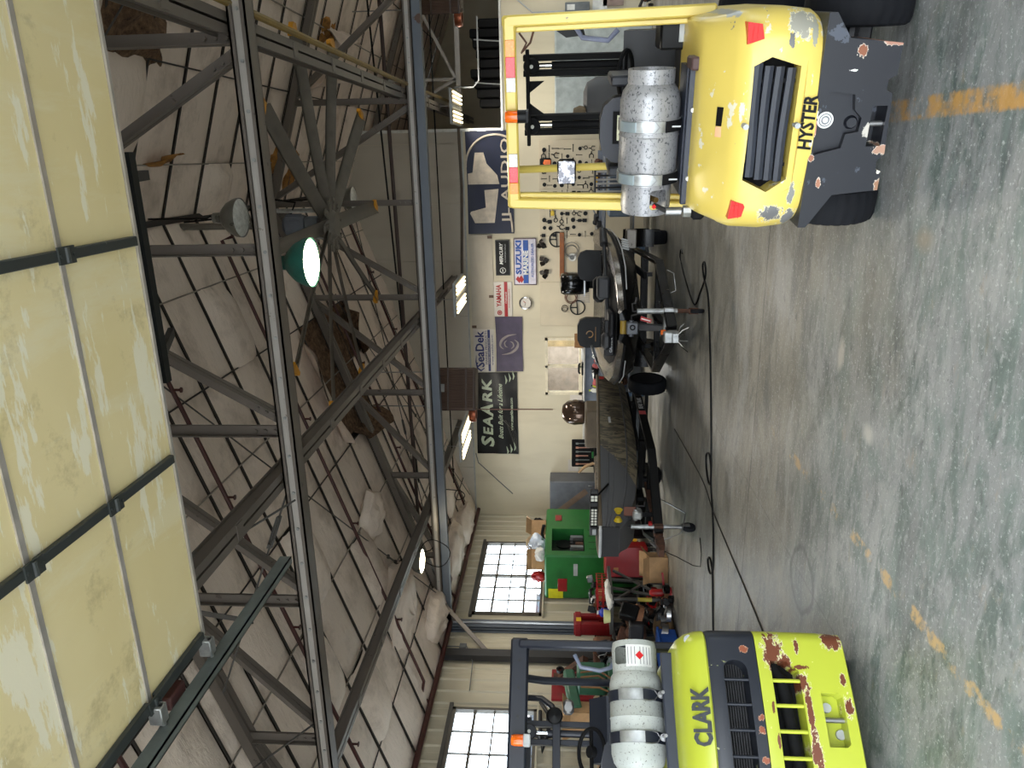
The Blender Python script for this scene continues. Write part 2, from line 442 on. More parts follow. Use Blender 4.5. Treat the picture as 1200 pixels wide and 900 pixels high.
for k, a in enumerate((2.2, 7.7, 12.7)):  # unseen windows added so more daylight enters from the right
    w_ = structure('window_%d' % (4 + k)); m = MB()
    for i in range(5): m.box(7.03, 7.07, a + i * .64, a + i * .64 + .04, 1.5, 3.3)
    for i in range(4): m.box(7.03, 7.07, a, a + 2.6, 1.5 + i * .587, 1.54 + i * .587)
    ob('window_frame', m, FRAMEM, w_); ob('pane', MB().box(7.045, 7.05, a, a + 2.6, 1.5, 3.3), PANE, w_)
fw_ = MB().box(-8.3, -7.3, -.62, -.5, 0, 3.8).box(-3.3, -2.65, -.62, -.5, 0, 3.8).box(-7.3, -3.3, -.62, -.5, 3.5, 3.8).box(1.9, 7.1, -.62, -.5, 0, 3.8).box(-2.65, 1.9, -.62, -.5, 3.62, 3.8)  # the left bay opening is unseen, added to let in more daylight
fw_.prism([(-8.3, 3.8), (7.1, 3.8), (7.1, roofz(7.1)), (RX, RZ), (-8.3, roofz(-8.3))], 'y', -.62, -.5)
structure('wall_front', fw_, CREAMWALL)

# office behind the interior window
window3 = structure('window_3')
m = MB()
for a, c, z0, z1 in ((OX0, OX1, OZ0, OZ0 + .07), (OX0, OX1, OZ1 - .06, OZ1), (OX0, OX0 + .06, OZ0, OZ1), (OX1 - .06, OX1, OZ0, OZ1), (-4.56, -4.51, OZ0, OZ1)):
    m.box(a, c, 15.97, 16.1, z0, z1)
ob('window_frame', m, plain((.84, .80, .70), .5), window3)
for a, c in ((OX0 + .06, -4.56), (-4.51, OX1 - .06)):
    ob('pane', MB().box(a, c, 16.04, 16.046, OZ0 + .07, OZ1 - .06), PANE, window3)
of = structure('wall_office', MB().box(-6.2, -2.6, 19.3, 19.4, 0, 2.9).box(-6.3, -6.2, 16.12, 19.4, 0, 2.9).box(-2.6, -2.5, 16.12, 19.4, 0, 2.9), plain((.62, .58, .54), .6))
structure('ceiling_office', MB().box(-6.3, -2.5, 16.12, 19.4, 2.7, 2.8), WHITE)
PANELING = plain((.56, .49, .35), .5, 0, .2, 5)
for i in range(9): ob('wood_panel', MB().box(-4.9 + i * .22, -4.69 + i * .22, 19.25, 19.3, .2, 2.5), PANELING, of, ang=0)

# ------------------------------------------------------------------ roof: insulation blankets between the seams
s = NT('insulation_facing')
ic = s.mix(s.ramp(s.noise(.5, 5), .3, .7), (.86, .80, .75), (.94, .88, .83))
ic = s.mix(s.math('MULTIPLY', s.ramp(s.noise(1.6, 8, None, .65), .5, .72), .6), ic, (.55, .475, .41))
ic = s.mix(s.math('MULTIPLY', s.ramp(s.noise(5, 8, s.scale((.5, 3, 1)), .7), .6, .7), .35), ic, (.5, .42, .35))
s.bump(s.noise(6, 6, s.scale((.6, 1.8, 1)), .65, .4), .6, .03)
FACING = s.out(ic, .5)
SEAM = plain((.20, .18, .17), .7)
ceil = structure('ceiling', MB().add([(-8.3, -.6, roofz(-8.3) + .12), (RX, -.6, RZ + .12), (RX, 22.4, RZ + .12), (-8.3, 22.4, roofz(-8.3) + .12), (7.1, -.6, roofz(7.1) + .12), (7.1, 22.4, roofz(7.1) + .12)], [(0, 1, 2, 3), (1, 4, 5, 2)]), plain((.25, .2, .17), .7), ang=0)
PUR = [-.63, -1.44, -2.42, -3.33, -4.32, -5.3, -6.3, -7.3, -8.26]
PURR = [-.63, -.0, 1.0, 2.0, 3.0, 4.0, 5.0, 6.0, 7.0]
def blanket(side, y0, y1, skip=(), sd=0):
    pur = PUR if side < 0 else PURR
    q = random.Random(sd); m = MB()
    for b in range(8):
        if b in skip: continue
        xa, xb = pur[b], pur[b + 1]; sag = q.uniform(.03, .06) + (.12 if q.random() < .06 else 0); ph = q.uniform(0, 6)
        def fn(u, v):
            x = xa + (xb - xa) * u; y = y0 + .015 + (y1 - y0 - .03) * v
            e = (1 - (2 * v - 1) ** 4) * (.35 + .65 * (1 - (2 * u - 1) ** 4))
            return (x, y, roofz(x) - .01 - sag * e + .006 * math.sin(9 * u + 7 * v + ph) * e)
        m.grid(fn, 4, 5)
    ob('insulation_blanket', m, FACING, ceil, ang=60, fix=False)
k0 = -10
torn = {4: {(-1): (2, 3)}, 5: {(-1): (2, 3)}, 6: {(-1): (2,)}}
k = k0
while 7.60 + .78 * k < 22.3:
    ya = 7.60 + .78 * k
    if ya > 1.0:
        for sd in (-1, 1):
            blanket(sd, ya, ya + .78, torn.get(k, {}).get(sd, ()), k * 7 + sd)
            x1 = -8.26 if sd < 0 else 7.0
            m = MB(); x_ = [RX, x1]
            m.bar((RX, ya, RZ - .03), (x1, ya, roofz(x1) - .03), .024, .012)
            ob('seam_strap', m, SEAM, ceil)
    k += 1
for x in PUR[1:8] + PURR[1:7]:
    ob('purlin_seam', MB().bar((x, .8, roofz(x) - .035), (x, 22, roofz(x) - .035), .016, .012), SEAM if rnd.random() < .25 else plain((.58, .55, .51), .7), ceil)
ob('ridge_seam', MB().bar((RX, .8, RZ - .05), (RX, 22, RZ - .05), .07, .02), SEAM, ceil)

# torn places with raw brown wool
s = NT('raw_wool'); wf = s.noise(14, 8, None, .7)
s.bump(wf, 1.0, .06)
WOOL = s.out(s.mix(s.ramp(wf, .35, .65), (.26, .18, .13), (.56, .44, .33)), .95)
WOOLO = plain((.62, .44, .22), .95, 0, .3, 12, 'tan_wool')
def wool_patch(x0, x1, y0, y1, th, sd, mat=WOOL):
    q = random.Random(sd); ph = [q.uniform(0, 6) for _ in range(6)]
    def fn(u, v):
        e = min(1, 4 * min(u, 1 - u, v, 1 - v) + .0)
        w = .03 * math.sin(13 * u + ph[0]) + .03 * math.sin(17 * v + ph[1])
        x = x0 + (x1 - x0) * u + w; y = y0 + (y1 - y0) * v + .04 * math.sin(11 * u + ph[2])
        return (x, y, roofz(x) - .0 - th * e * (.6 + .4 * math.sin(9 * u + ph[3]) * math.sin(8 * v + ph[4])))
    return ob('torn_wool', MB().grid(fn, 14, 14), mat, ceil, ang=70, fix=False)
wool_patch(-4.3, -2.4, 10.7, 13.0, .04, 1); wool_patch(.9, 1.5, 6.7, 7.9, .2, 2, WOOL)
for a in ((1.75, 2.2, 12.3, 13.0, .12, 6), (-.25, .35, 11.2, 12.0, .1, 7), (-.5, .2, 11.9, 12.6, .12, 9)): wool_patch(*a, WOOLO)
def flap(pts, sd, mat=FACING, nm='hanging_flap'):
    q = random.Random(sd); a, b, c, d = [Vector(p) for p in pts]; ph = q.uniform(0, 6)
    def fn(u, v):
        p = (a * (1 - u) + b * u) * (1 - v) + (d * (1 - u) + c * u) * v
        return p + Vector((.03 * math.sin(7 * u + ph), .03 * math.sin(6 * v + ph), .05 * math.sin(5 * u + 4 * v + ph)))
    m = MB().grid(fn, 8, 8); n = len(m.v); m.v += [(x, y, z + .025) for x, y, z in m.v]; m.f += [tuple(i + n for i in f[::-1]) for f in m.f]
    return ob(nm, m, mat, ceil, ang=70, fix=False)
flap([(-2.5, 10.6, 5.68), (-4.2, 10.6, 5.1), (-4.1, 10.1, 4.85), (-2.7, 9.9, 5.25)], 3)
flap([(-3.5, 13.0, 5.35), (-2.5, 13.0, 5.7), (-2.6, 12.6, 5.35), (-3.2, 12.5, 5.2)], 4, WOOL)
flap([(-4.2, 11.0, 5.1), (-4.2, 12.6, 5.1), (-4.5, 12.4, 4.75), (-4.4, 11.2, 4.85)], 5, WOOL)
flap([(-.02, 7.75, 6.1), (.06, 8.35, 6.08), (.10, 8.1, 5.86), (.04, 7.95, 5.9)], 16, WOOLO)
flap([(2.0, 12.4, 5.4), (2.1, 13.3, 5.4), (1.85, 13.2, 5.0), (1.75, 12.5, 5.1)], 6)
flap([(1.0, 12.0, 5.75), (1.5, 13.4, 5.6), (1.35, 12.9, 4.9), (1.2, 12.5, 5.3)], 7)
def bag(c, r, sd):
    q = random.Random(sd); ph = [q.uniform(0, 6) for _ in range(4)]
    def fn(u, v):
        a = 2 * math.pi * u; b = math.pi * v
        w = 1 + .12 * math.sin(5 * a + ph[0]) * math.sin(3 * b + ph[1]) + .08 * math.sin(9 * b + ph[2])
        return (c[0] + r[0] * w * math.sin(b) * math.cos(a), c[1] + r[1] * w * math.sin(b) * math.sin(a), c[2] + r[2] * w * math.cos(b))
    ob('sagging_insulation', MB().grid(fn, 18, 12), FACING, ceil, ang=70)
bag((-6.9, 9.9, 4.28), (.85, .75, .22), 1); bag((-7.7, 11.0, 4.0), (.4, .7, .25), 2); bag((-5.4, 10.3, 4.72), (.42, .5, .16), 3)
bag((-7.7, 13.2, 3.95), (.5, .9, .2), 4); bag((-7.8, 14.6, 3.9), (.4, .8, .2), 5)

# ------------------------------------------------------------------ outside (seen through the panes and the open doorway)
structure('ground_outside', MB().box(-40, 40, -40, 45, -.35, -.16), plain((.62, .61, .58), .8), ang=0)
nb = thing('neighbour_building', 'pale siding building beyond the left windows', 'building', (-17, 10, -.16))
ob('wall', MB().box(-2, 0, -14, 16, 0, 2.9), plain((.48, .50, .54), .7), nb)
for i in range(12): ob('siding_board', MB().box(0, .03, -14, 16, .1 + i * .23, .31 + i * .23), plain((.46, .49, .55) if i % 4 else (.36, .42, .52), .7), nb)
ob('roof', MB().prism([(-2.4, 2.9), (.4, 2.9), (-1, 3.5)], 'y', -14.3, 16.3), plain((.55, .5, .48), .8), nb)
# ------------------------------------------------------------------ overhead door, rolled open above the camera
s = NT('old_yellow_door_paint')
dc = s.mix(s.ramp(s.noise(.8, 4), .3, .7), (.87, .805, .60), (.92, .865, .69))
dc = s.mix(s.math('MULTIPLY', s.ramp(s.noise(1.3, 8, s.scale((2.5, .5, 1)), .7), .53, .63), .35), dc, (.92, .90, .80))
dc = s.mix(s.math('MULTIPLY', s.ramp(s.noise(2.6, 9, None, .72), .56, .66), .42), dc, (.62, .56, .39))
dc = s.mix(s.math('MULTIPLY', s.ramp(s.noise(1.6, 8, s.scale((.6, 3.0, 1), (0, 0, .5)), .7), .56, .58), .65), dc, (.95, .94, .88))
s.bump(s.noise(50, 3), .15, .003)
DOORM = s.out(dc, .5)
STRUT = worn('dark_green_strut', (.19, .21, .21), [((.45, .45, .42), 18, .68)], rough=.5)
door = structure('door_1')
DX0, DX1 = -2.5, 1.75
ys = [3.365, 2.815, 2.29, 1.76, 1.23, .70, .17, -.36]
for a, c in zip(ys[:-1], ys[1:]):
    ob('door_section', MB().box(DX0, DX1, c + .008, a - .008, 3.70, 3.745, .006), DOORM, door)
    ob('section_seam', MB().box(DX0, DX1, c - .014, c + .014, 3.692, 3.715), plain((.74, .72, .70), .35, .5), door)
ob('edge_strip', MB().box(DX0, DX1, 3.355, 3.375, 3.69, 3.75), plain((.74, .72, .70), .35, .5), door)
for x in (-2.49, -1.43, -.335, .74):
    w = .045 if x > -2.4 else .06
    for a, c in zip(ys[:-1], ys[1:]):
        ob('stile', MB().box(x - w / 2, x + w / 2, c + .03, a - .03, 3.672, 3.70, .004), STRUT, door)
    for c in ys[1:-1]:
        m = MB().box(x - .035, x + .035, c - .05, c + .05, 3.664, 3.673)
        m.cyl((x - .03, c, 3.664), (x + .03, c, 3.664), .011, n=8)
        for sy in (-.04, .04): m.cyl((x, c + sy, 3.664), (x, c + sy, 3.658), .008, n=6)
        ob('hinge', m, STRUT, door)
for c in [3.33] + ys[1:-1]:
    m = MB().box(-2.60, -2.5, c - .03, c + .03, 3.63, 3.70, .005).cyl((-2.7, c, 3.645), (-2.5, c, 3.645), .012, n=8)
    m.cyl((-2.66, c, 3.645), (-2.63, c, 3.645), .03, n=12); ob('roller', m, GALV, door)
m = MB().box(-2.665, -2.615, -.3, 4.4, 3.58, 3.588).box(-2.623, -2.615, -.3, 4.4, 3.58, 3.66).box(-2.665, -2.657, -.3, 4.4, 3.58, 3.66)
ob('track', m, plain((.42, .45, .44), .4, .3), door)
m = MB()
for y in (.6, 2.2, 3.8): m.bar((-2.72, y, 3.62), (-2.72, y + .3, 5.1), .035, .006)
ob('track_hanger', m, TRIMM, door)
ob('sensor_box', MB().box(-2.66, -2.58, 2.95, 3.1, 3.68, 3.74, .008), plain((.3, .16, .15), .5), door)
ob('cross_angle', MB().bar((.06, 3.46, 3.73), (-1.06, 3.46, 3.73), .05, .05).bar((-.05, 3.5, 3.73), (-.05, 3.9, 3.9), .05, .03).bar((-.9, 3.5, 3.73), (-.9, 3.9, 3.9), .05, .03), plain((.10, .11, .11), .5), door)

# ------------------------------------------------------------------ steel roof trusses
TRUSS = worn('grey_truss_steel', (.44, .41, .385), [((.33, .30, .28), 9, .66)], rough=.42, metal=.25)
PLATE = worn('pale_truss_plate', (.74, .72, .70), [((.58, .54, .5), 9, .66)], rough=.38, metal=.25)
BLUEB = worn('slate_blue_beam', (.40, .43, .475), [((.34, .26, .22), 2.2, .66)], rough=.45, metal=.1)
NODES = [0, 1.47, 3.07, 4.57, 6.12]
def truss(y, label, blue):
    t = thing('roof_truss', label, 'roof truss', (RX, y, 3.9), 0, 'steel roof trusses')
    L = lambda x, z: (x - RX, 0, z - 3.9)
    xl, xr = -8.1, 6.9
    for dy in (-.045, .045):
        m = MB().box(xl - RX, xr - RX, dy - .03, dy + .03, -.03, -.022).box(xl - RX, xr - RX, dy - .004 + .026 * (1 if dy > 0 else -1), dy + .004 + .026 * (1 if dy > 0 else -1), -.03, .09)
        ob('bottom_chord', m, TRUSS, t)
    ob('chord_plate', MB().box(xl - RX, xr - RX, -.088, -.08, -.005, .055), PLATE, t)
    ob('chord_flange', MB().box(xl - RX, xr - RX, -.115, -.01, -.045, -.03).box(xl - RX, xr - RX, -.115, -.107, -.045, -.005), TRUSS, t)
    ob('chord_flange', MB().box(xl - RX, xr - RX, -.115, -.01, .075, .09).box(xl - RX, xr - RX, -.115, -.107, .055, .09), TRUSS, t)
    m = MB()
    for i in range(46):
        x = xl - RX + .2 + i * .33; m.cyl((x, -.09, .025), (x, -.1, .025), .014, n=6)
    bo_ = ob('bolts', m, GALV, t); bo_['kind'] = 'stuff'
    for sg in (-1, 1):
        xe = xl if sg < 0 else xr
        p, q = L(RX, RZ - .12), L(xe, roofz(xe) - .12)
        for dy in (-.045, .045):
            ob('top_chord', MB().bar((p[0], dy, p[2]), (q[0], dy, q[2]), .06, .10), TRUSS, t)
    def web(a, b, nm='web'):
        m = MB(); d = (Vector(b) - Vector(a)).normalized(); nrm = d.cross(Vector((0, 1, 0)))
        if nrm.z > 0: nrm = -nrm
        for dy in (-.008, .008):
            m.bar((a[0], dy, a[2]), (b[0], dy, b[2]), .008, .085)
            e = nrm * .04; sy_ = dy * 4
            m.bar(Vector((a[0], sy_, a[2])) + e, Vector((b[0], sy_, b[2])) + e, .05, .008)
        for k in (.12, .2, .28):
            c = Vector(a) + d * k; m.cyl((c.x, -.03, c.z), (c.x, -.01, c.z), .016, n=6)
        ob(nm, m, TRUSS, t)
    for i, n in enumerate(NODES):
        for sg in ((-1, 1) if n else (1,)):
            x = RX + sg * n
            web(L(x, 3.93), L(x, roofz(x) - .15), 'vertical')
            if i: web(L(x + .06 * -sg, 3.93), L(RX + sg * NODES[i - 1] + sg * .1, roofz(RX + NODES[i - 1]) - .18), 'diagonal')
    if blue:
        m = MB().box(-8.2 - RX, 6.9 - RX, -.07, .07, -.17, -.155).box(-8.2 - RX, 6.9 - RX, -.07, .07, -.05, -.037).box(-8.2 - RX, 6.9 - RX, -.012, .012, -.17, -.037)
        m.box(-8.2 - RX, 6.9 - RX, -.075, -.065, -.17, -.037)
        ob('bottom_beam', m, BLUEB, t, label='slate blue painted beam under the truss')
    return t
truss(5.5, 'nearest grey steel truss crossing under the roof, in front of the big fan', False)
truss(11.5, 'second grey steel truss with slate blue beam under it, behind the big fan', True)
t3 = thing('roof_truss', 'far pale steel truss over the loft at the top right, against the back partition', 'roof truss', (2.5, 16.6, 3.9), 0, 'steel roof trusses')
ob('bottom_chord', MB().box(-1.85, 4.4, -.05, .05, -.05, .05), PLATE, t3)
for x, x2 in ((-.9, -1.8), (-.9, .8), (.8, 2.4), (-.9, -.9), (.8, .8)):
    ob('web', MB().bar((x, 0, .05), (x2, 0, roofz(x2 + 2.5) - 4.1), .05, .06), PLATE, t3)
ob('top_chord', MB().bar((-1.95, 0, roofz(.55) - 4.05), (4.4, 0, roofz(6.9) - 4.05), .1, .1), TRUSS, t3)

def rail(x, y0, y1, label, z=4.06):
    t = thing('bracing_beam', label, 'beam', (x, 0, z), 0, 'double channel beams running front to back')
    for dx in (-.042, .042):
        m = MB().box(dx - .032, dx + .032, y0, y1, -.062, -.052).box(dx - .032, dx + .032, y0, y1, .052, .062).box(dx - .006, dx + .006, y0, y1, -.06, .06)
        ob('channel', m, TRUSS, t)
    m = MB()
    for k in range(int((y1 - y0) / 1.1)): m.box(-.06, .06, y0 + .5 + k * 1.1, y0 + .6 + k * 1.1, -.07, -.06)
    ob('batten_plate', m, TRUSS, t)
    return t
rail(-2.5, -.4, 15.9, 'double channel beam running to the middle twin tube light'); rail(-5.85, -.4, 15.9, 'double channel beam carrying the lit round lamp near the left wall')
rail(.92, -.4, 20, 'double channel beam at upper right beside a yellow pipe')

col_ = thing('steel_column', 'slate blue steel column standing at the left wall under the truss', 'column', (-8.18, 11.45, 0))
ob('web', MB().box(-.01, .01, -.09, .09, 0, 3.75), BLUEB, col_); ob('flange', MB().box(.05, .07, -.1, .1, 0, 3.8), BLUEB, col_); ob('flange', MB().box(-.07, -.05, -.1, .1, 0, 3.8), BLUEB, col_)
ob('conduit', MB().tube([(.1, -.03, 3.7), (.1, -.03, 1.2)], .018), STEEL, col_)
single('steel_post', MB().box(-.05, .07, -.09, .09, 0, 3.75), plain((.17, .17, .18), .5), 'dark steel post between the slate column and the nearer left window', 'post', (-8.165, 10.6, 0))
single('knee_brace', MB().bar((0, 0, 0), (-.62, -.85, -1.08), .07, .07), TRUSS, 'short diagonal steel brace from the truss end to the dark wall post', 'brace', (-7.58, 11.47, 4.0))

# ------------------------------------------------------------------ big ten blade fan
FANG = plain((.43, .41, .38), .5, .2, .1)
fan = thing('bay_fan', 'huge grey ten blade ceiling fan hanging under the ridge', 'fan', (-.72, 8.72, 4.47))
ob('hub', MB().lathe([(0, -.1), (.13, -.1), (.19, -.04), (.2, .04), (.12, .1), (0, .1)], n=20), FANG, fan)
bl = None
for k in range(10):
    a = R(16 + 36 * k)
    if bl is None:
        def fn(u, v):
            r = .16 + u * 1.94; w = .17
            return (r, (v - .5) * w, .02 - .03 * (2 * v - 1) ** 2 - (v - .5) * .06 - .04 * u * u)
        m = MB().grid(fn, 10, 6); n = len(m.v); m.v += [(x, y, z - .014) for x, y, z in m.v]; m.f += [tuple(i + n for i in f[::-1]) for f in m.f]
        bl = ob('blade', m, FANG, fan, ang=60); bl.rotation_euler = (0, 0, a)
        m = MB().bar((2.09, -.09, -.03), (2.19, .085, -.06), .05, .05, b=.01)
        m = MB().prism([(2.09, -.09), (2.13, -.1), (2.2, .02), (2.17, .085), (2.09, .085)], 'z', -.06, -.01)
        tip = ob('blade_tip', m, plain((.86, .60, .14), .45), bl, label='orange yellow tip')
        br = ob('blade_bracket', MB().box(.08, .32, -.035, .035, -.06, -.04).cyl((.14, .02, -.04), (.14, .02, -.075), .014, n=6).cyl((.26, -.02, -.04), (.26, -.02, -.075), .014, n=6), FANG, bl)
    else:
        b2 = share(bl, 'blade', None, (0, 0, a), fan)
        share(tip, 'blade_tip', None, None, b2); share(br, 'blade_bracket', None, None, b2)
ob('gearbox', MB().box(-.1, .1, -.1, .1, .1, .28, .02), plain((.36, .38, .4), .5), fan)
m = MB().lathe([(0, .28), (.11, .28), (.125, .32), (.125, .5), (.09, .54), (0, .54)], n=18)
for k in range(12):
    a = k * math.pi / 6; m.bar((.12 * math.cos(a), .12 * math.sin(a), .32), (.12 * math.cos(a), .12 * math.sin(a), .5), .012, .03)
ob('motor', m, plain((.36, .38, .42), .5), fan, label='slate grey finned motor')
m = MB()
for x, y in ((-.17, -.17), (.17, -.17), (.17, .17), (-.17, .17)): m.cyl((x, y, .08), (x, y, .74), .016, n=8)
ob('hanger_rod', m, GALV, fan)
ob('mounting_plate', MB().cyl((0, 0, .72), (0, 0, .86), .2, n=24), FANG, fan)
ob('drop_tube', MB().cyl((0, 0, .86), (0, 0, 1.83), .04, n=10), FANG, fan)
ob('cable', MB().tube([(.13, 0, .45), (.26, .05, .4), (.3, .1, .7), (.1, .1, 1.2), (.05, .05, 1.8)], .012, 6), BLACK, fan)

# ------------------------------------------------------------------ lamps
BULB = emit('lamp_glow', (1.0, .93, .76), 28.0)
def lamp(x, y, z, top, label, lit, housing, w=0.0):
    t = thing('bay_lamp', label, 'lamp', (x, y, z), 0, 'round high bay lamps')
    prof = [(.205, 0), (.2, .05), (.16, .13), (.10, .19), (.06, .22), (.055, .30), (0, .31)]
    ob('shade', MB().lathe([(.2, .004)] + prof[::1], n=24), housing, t)
    if lit: ob('lens', MB().lathe([(0, -.02), (.14, -.015), (.19, .005), (0, .006)], n=24), BULB, t)
    else: ob('lens', MB().lathe([(0, -.02), (.14, -.02), (.195, .005), (0, .006)], n=24), plain((.86, .87, .86), .12, .1, .12, 22), t)
    ob('hook', MB().tube([(0, 0, .30), (.02, 0, .34), (.0, 0, .38), (0, 0, max(.4, top - z))], .011, 6), BLACK, t)
    if lit:
        l = bpy.data.lights.new('lamp_light', 'SPOT'); l.energy = w; l.color = (1, .95, .86); l.spot_size = R(165); l.spot_blend = .6; l.shadow_soft_size = .15
        o = bpy.data.objects.new('lamp_light', l); COL.objects.link(o); o.parent = t; o.location = (0, 0, -.04)
    return t
GREENH = plain((.13, .35, .31), .45); GREYH = plain((.5, .5, .48), .3, .5)
lamp(-.80, 6.0, 3.78, 4.0, 'lit round bay lamp with teal housing just below the fan', True, GREENH, 130)
lamp(-6.35, 10.6, 4.02, 4.5, 'lit round bay lamp near the left wall under the roof slope', True, GREYH, 130)
lamp(-.55, 7.7, 5.08, 6.1, 'unlit round bay lamp left of the fan motor, close under the ridge', False, GREYH)
lamp(-.6, 12.2, 5.12, 6.2, 'unlit round bay lamp hanging before the white back partition', False, GREYH)
TUBE = emit('fluorescent_glow', (1.0, .94, .78), 3.0)
def strip(x, y, z, label, rz=0.0, w=42):
    t = thing('strip_light', label, 'light', (x, y, z), rz, 'lit twin fluorescent panels')
    ob('housing', MB().box(-.32, .32, -.62, .62, 0, .05, .01), LGREY, t)
    ob('spine', MB().box(-.03, .03, -.62, .62, -.03, .0), WHITE, t)
    for sg in (-1, 1):
        ob('reflector', MB().box(sg * .175 - .13, sg * .175 + .13, -.6, .6, -.012, -.002), plain((.58, .55, .48), .5), t)
        for k in (-1, 0, 1): ob('tube', MB().cyl((sg * .175 + k * .075, -.58, -.03), (sg * .175 + k * .075, .58, -.03), .019, n=8), TUBE, t)
    for yy in (-.55, .55): ob('hanger', MB().cyl((0, yy, .05), (0, yy, .3), .008, n=6), STEEL, t)
    l = bpy.data.lights.new('tube_light', 'AREA'); l.shape = 'RECTANGLE'; l.size = .6; l.size_y = 1.2; l.energy = w; l.color = (1, .95, .86)
    o = bpy.data.objects.new('tube_light', l); COL.objects.link(o); o.parent = t; o.location = (0, 0, -.06)
    return t
strip(-2.55, 14.2, 3.72, 'lit twin fluorescent panel at the end of the middle beam', w=48); strip(-5.5, 14.1, 3.72, 'lit twin fluorescent panel left of the hanging brown heater', w=48)
strip(.95, 15.2, 3.78, 'lit twin fluorescent panel at the upper right above the dark blue banner', w=42)
strip(4.4, 14.2, 3.72, 'added twin fluorescent panel outside the view, lighting the room from the right', w=42); strip(4.6, 7.5, 3.75, 'added unseen twin fluorescent panel lighting the right side of the bay', w=42)  # two unseen panels added to bring more light into the room

# ------------------------------------------------------------------ unit heaters
BROWN = plain((.28, .215, .18), .55)
def heater(x, y, z, label, w=.76, h=.66):
    t = thing('unit_heater', label, 'heater', (x, y, z), math.atan2(-x, y), 'hanging louvred heaters')
    ob('case', MB().box(-w / 2, w / 2, .04, .5, 0, h, .02), BROWN, t)
    n = 17; lv = None
    for i in range(n):
        xx = -w / 2 + .04 + i * (w - .08) / (n - 1)
        if lv is None: lv = ob('louvre', MB().bar((0, .0, .04), (0, .0, h - .04), .05, .008, up=(.5, .8, 0)), plain((.36, .28, .235), .5), t); lv.location = (xx, .02, 0)
        else: share(lv, 'louvre', (xx, .02, 0), None, t)
    for zz in (.02, h * .24, h * .72, h - .02): ob('crossbar', MB().box(-w / 2, w / 2, -.01, .01, zz - .015, zz + .015), BROWN, t)
    ob('badge', MB().box(-.05, .09, -.02, -.005, h - .12, h - .01), LGREY, t)
    ob('fan_ring', MB().lathe([(.1, -.02), (.14, -.02), (.15, .04), (.13, .1), (.05, .1)], (-w / 2 - .06, .2, .02), n=20), plain((.55, .3, .2), .35, .7, .15, 6, 'copper'), t, label='copper coloured ring')
    for sx in (-1, 1): ob('hanger_rod', MB().cyl((sx * w * .4, .25, h), (sx * w * .4, .25, 5.2 - z), .01, n=6), STEEL, t)
    ob('gas_pipe', MB().tube([(0, .4, h), (0, .45, h + .4)], .014, 6), RUST, t)
    return t
heater(-3.87, 12.2, 3.24, 'brown louvred heater hanging before the black banner'); heater(2.62, 13.0, 3.36, 'brown louvred heater cut off by the upper right edge')

# ------------------------------------------------------------------ pipes, rods and cables under the roof
MAROON = plain((.26, .10, .09), .5)
sp = thing('sprinkler_pipe', 'dark red pipe along the left eave with branches up the roof slope', 'pipe', (-8.1, 0, 3.75))
ob('main_pipe', MB().cyl((0, -.4, .05), (0, 15.95, -.02), .045, n=10), MAROON, sp)
for y, x1 in ((6.9, -1.9), (9.35, -.95), (12.25, -1.0), (14.9, -1.0), (4.2, -1.5)):
    pts = [(0, y, .02), (.12, y, .14)] + [(x + 8.1, y, roofz(x) - .14 - 3.75) for x in (-7.7, -5.5, -3.5, x1)] + [(x1 + 8.15, y, roofz(x1) - .3 - 3.75)]
    b = ob('branch_pipe', MB().tube(pts, .024, 8), MAROON, sp)
    m = MB()
    for x in (-6.6, -5.0, -3.4, -2.2):
        z = roofz(x) - .14 - 3.75; m.cyl((x + 8.1, y, z), (x + 8.1, y, z - .09), .014, n=6).cyl((x + 8.1, y, z - .09), (x + 8.1, y, z - .1), .03, n=8)
    ob('sprinkler_head', m, MAROON, b)
def rod(p, q, label, turn=.35, r=.009):
    p, q = Vector(p), Vector(q); t = thing('tie_rod', label, 'rod', p, 0, 'thin bracing rods')
    d = q - p; ob('rod', MB().cyl((0, 0, 0), d, r, n=6), TRIMM, t)
    if turn:
        u = d.normalized(); c = d * turn; v = u.orthogonal() * .022
        ob('turnbuckle', MB().bar(c - u * .13 + v, c + u * .13 + v, .014, .014).bar(c - u * .13 - v, c + u * .13 - v, .014, .014).bar(c - u * .15, c - u * .11, .06, .03).bar(c + u * .11, c + u * .15, .06, .03), TRIMM, t)
rz_ = lambda x: roofz(x) - .12
rod((-2.66, 5.36, 3.9), (-3.1, 3.9, 5.15), 'thin rod with turnbuckle slanting up from the near truss to the door', .38)
rod((-2.45, 5.7, 3.98), (-4.55, 5.3, 4.75), 'thin rod with turnbuckle crossing left below the near truss diagonal', .3)
rod((-.7, 11.3, rz_(-.7)), (-7.4, 5.6, rz_(-7.4)), 'long thin rod crossing the left roof slope', .75)
rod((-.7, 5.6, rz_(-.7)), (-7.4, 11.3, rz_(-7.4)), 'long thin rod crossing the other way on the left roof slope', .8)
rod((-1.0, 15.6, rz_(-1.0)), (-7.6, 11.6, rz_(-7.6)), 'thin rod on the far left slope beyond the second truss', .6)
rod((-1.0, 11.7, rz_(-1.0)), (-7.6, 15.7, rz_(-7.6)), 'thin rod on the far left slope toward the back corner', .6)
rod((-.5, 11.3, rz_(-.5)), (6.0, 5.6, rz_(6)), 'thin rod crossing the right roof slope', .3)
rod((-.3, 5.7, rz_(-.3)), (3.5, 8.5, rz_(3.5)), 'thin rod over the upper right corner of the bay', 0)
rod((-5.0, 5.5, 3.98), (-4.4, 2.9, 5.0), 'thin rod in front of the lower left roof slope', .5)
def pipe(pts, r, mat, label, nm='pipe', cat='pipe', n=8):
    p = Vector(pts[0]); return single(nm, MB().tube([Vector(q) - p for q in pts], r, n), mat, label, cat, p)
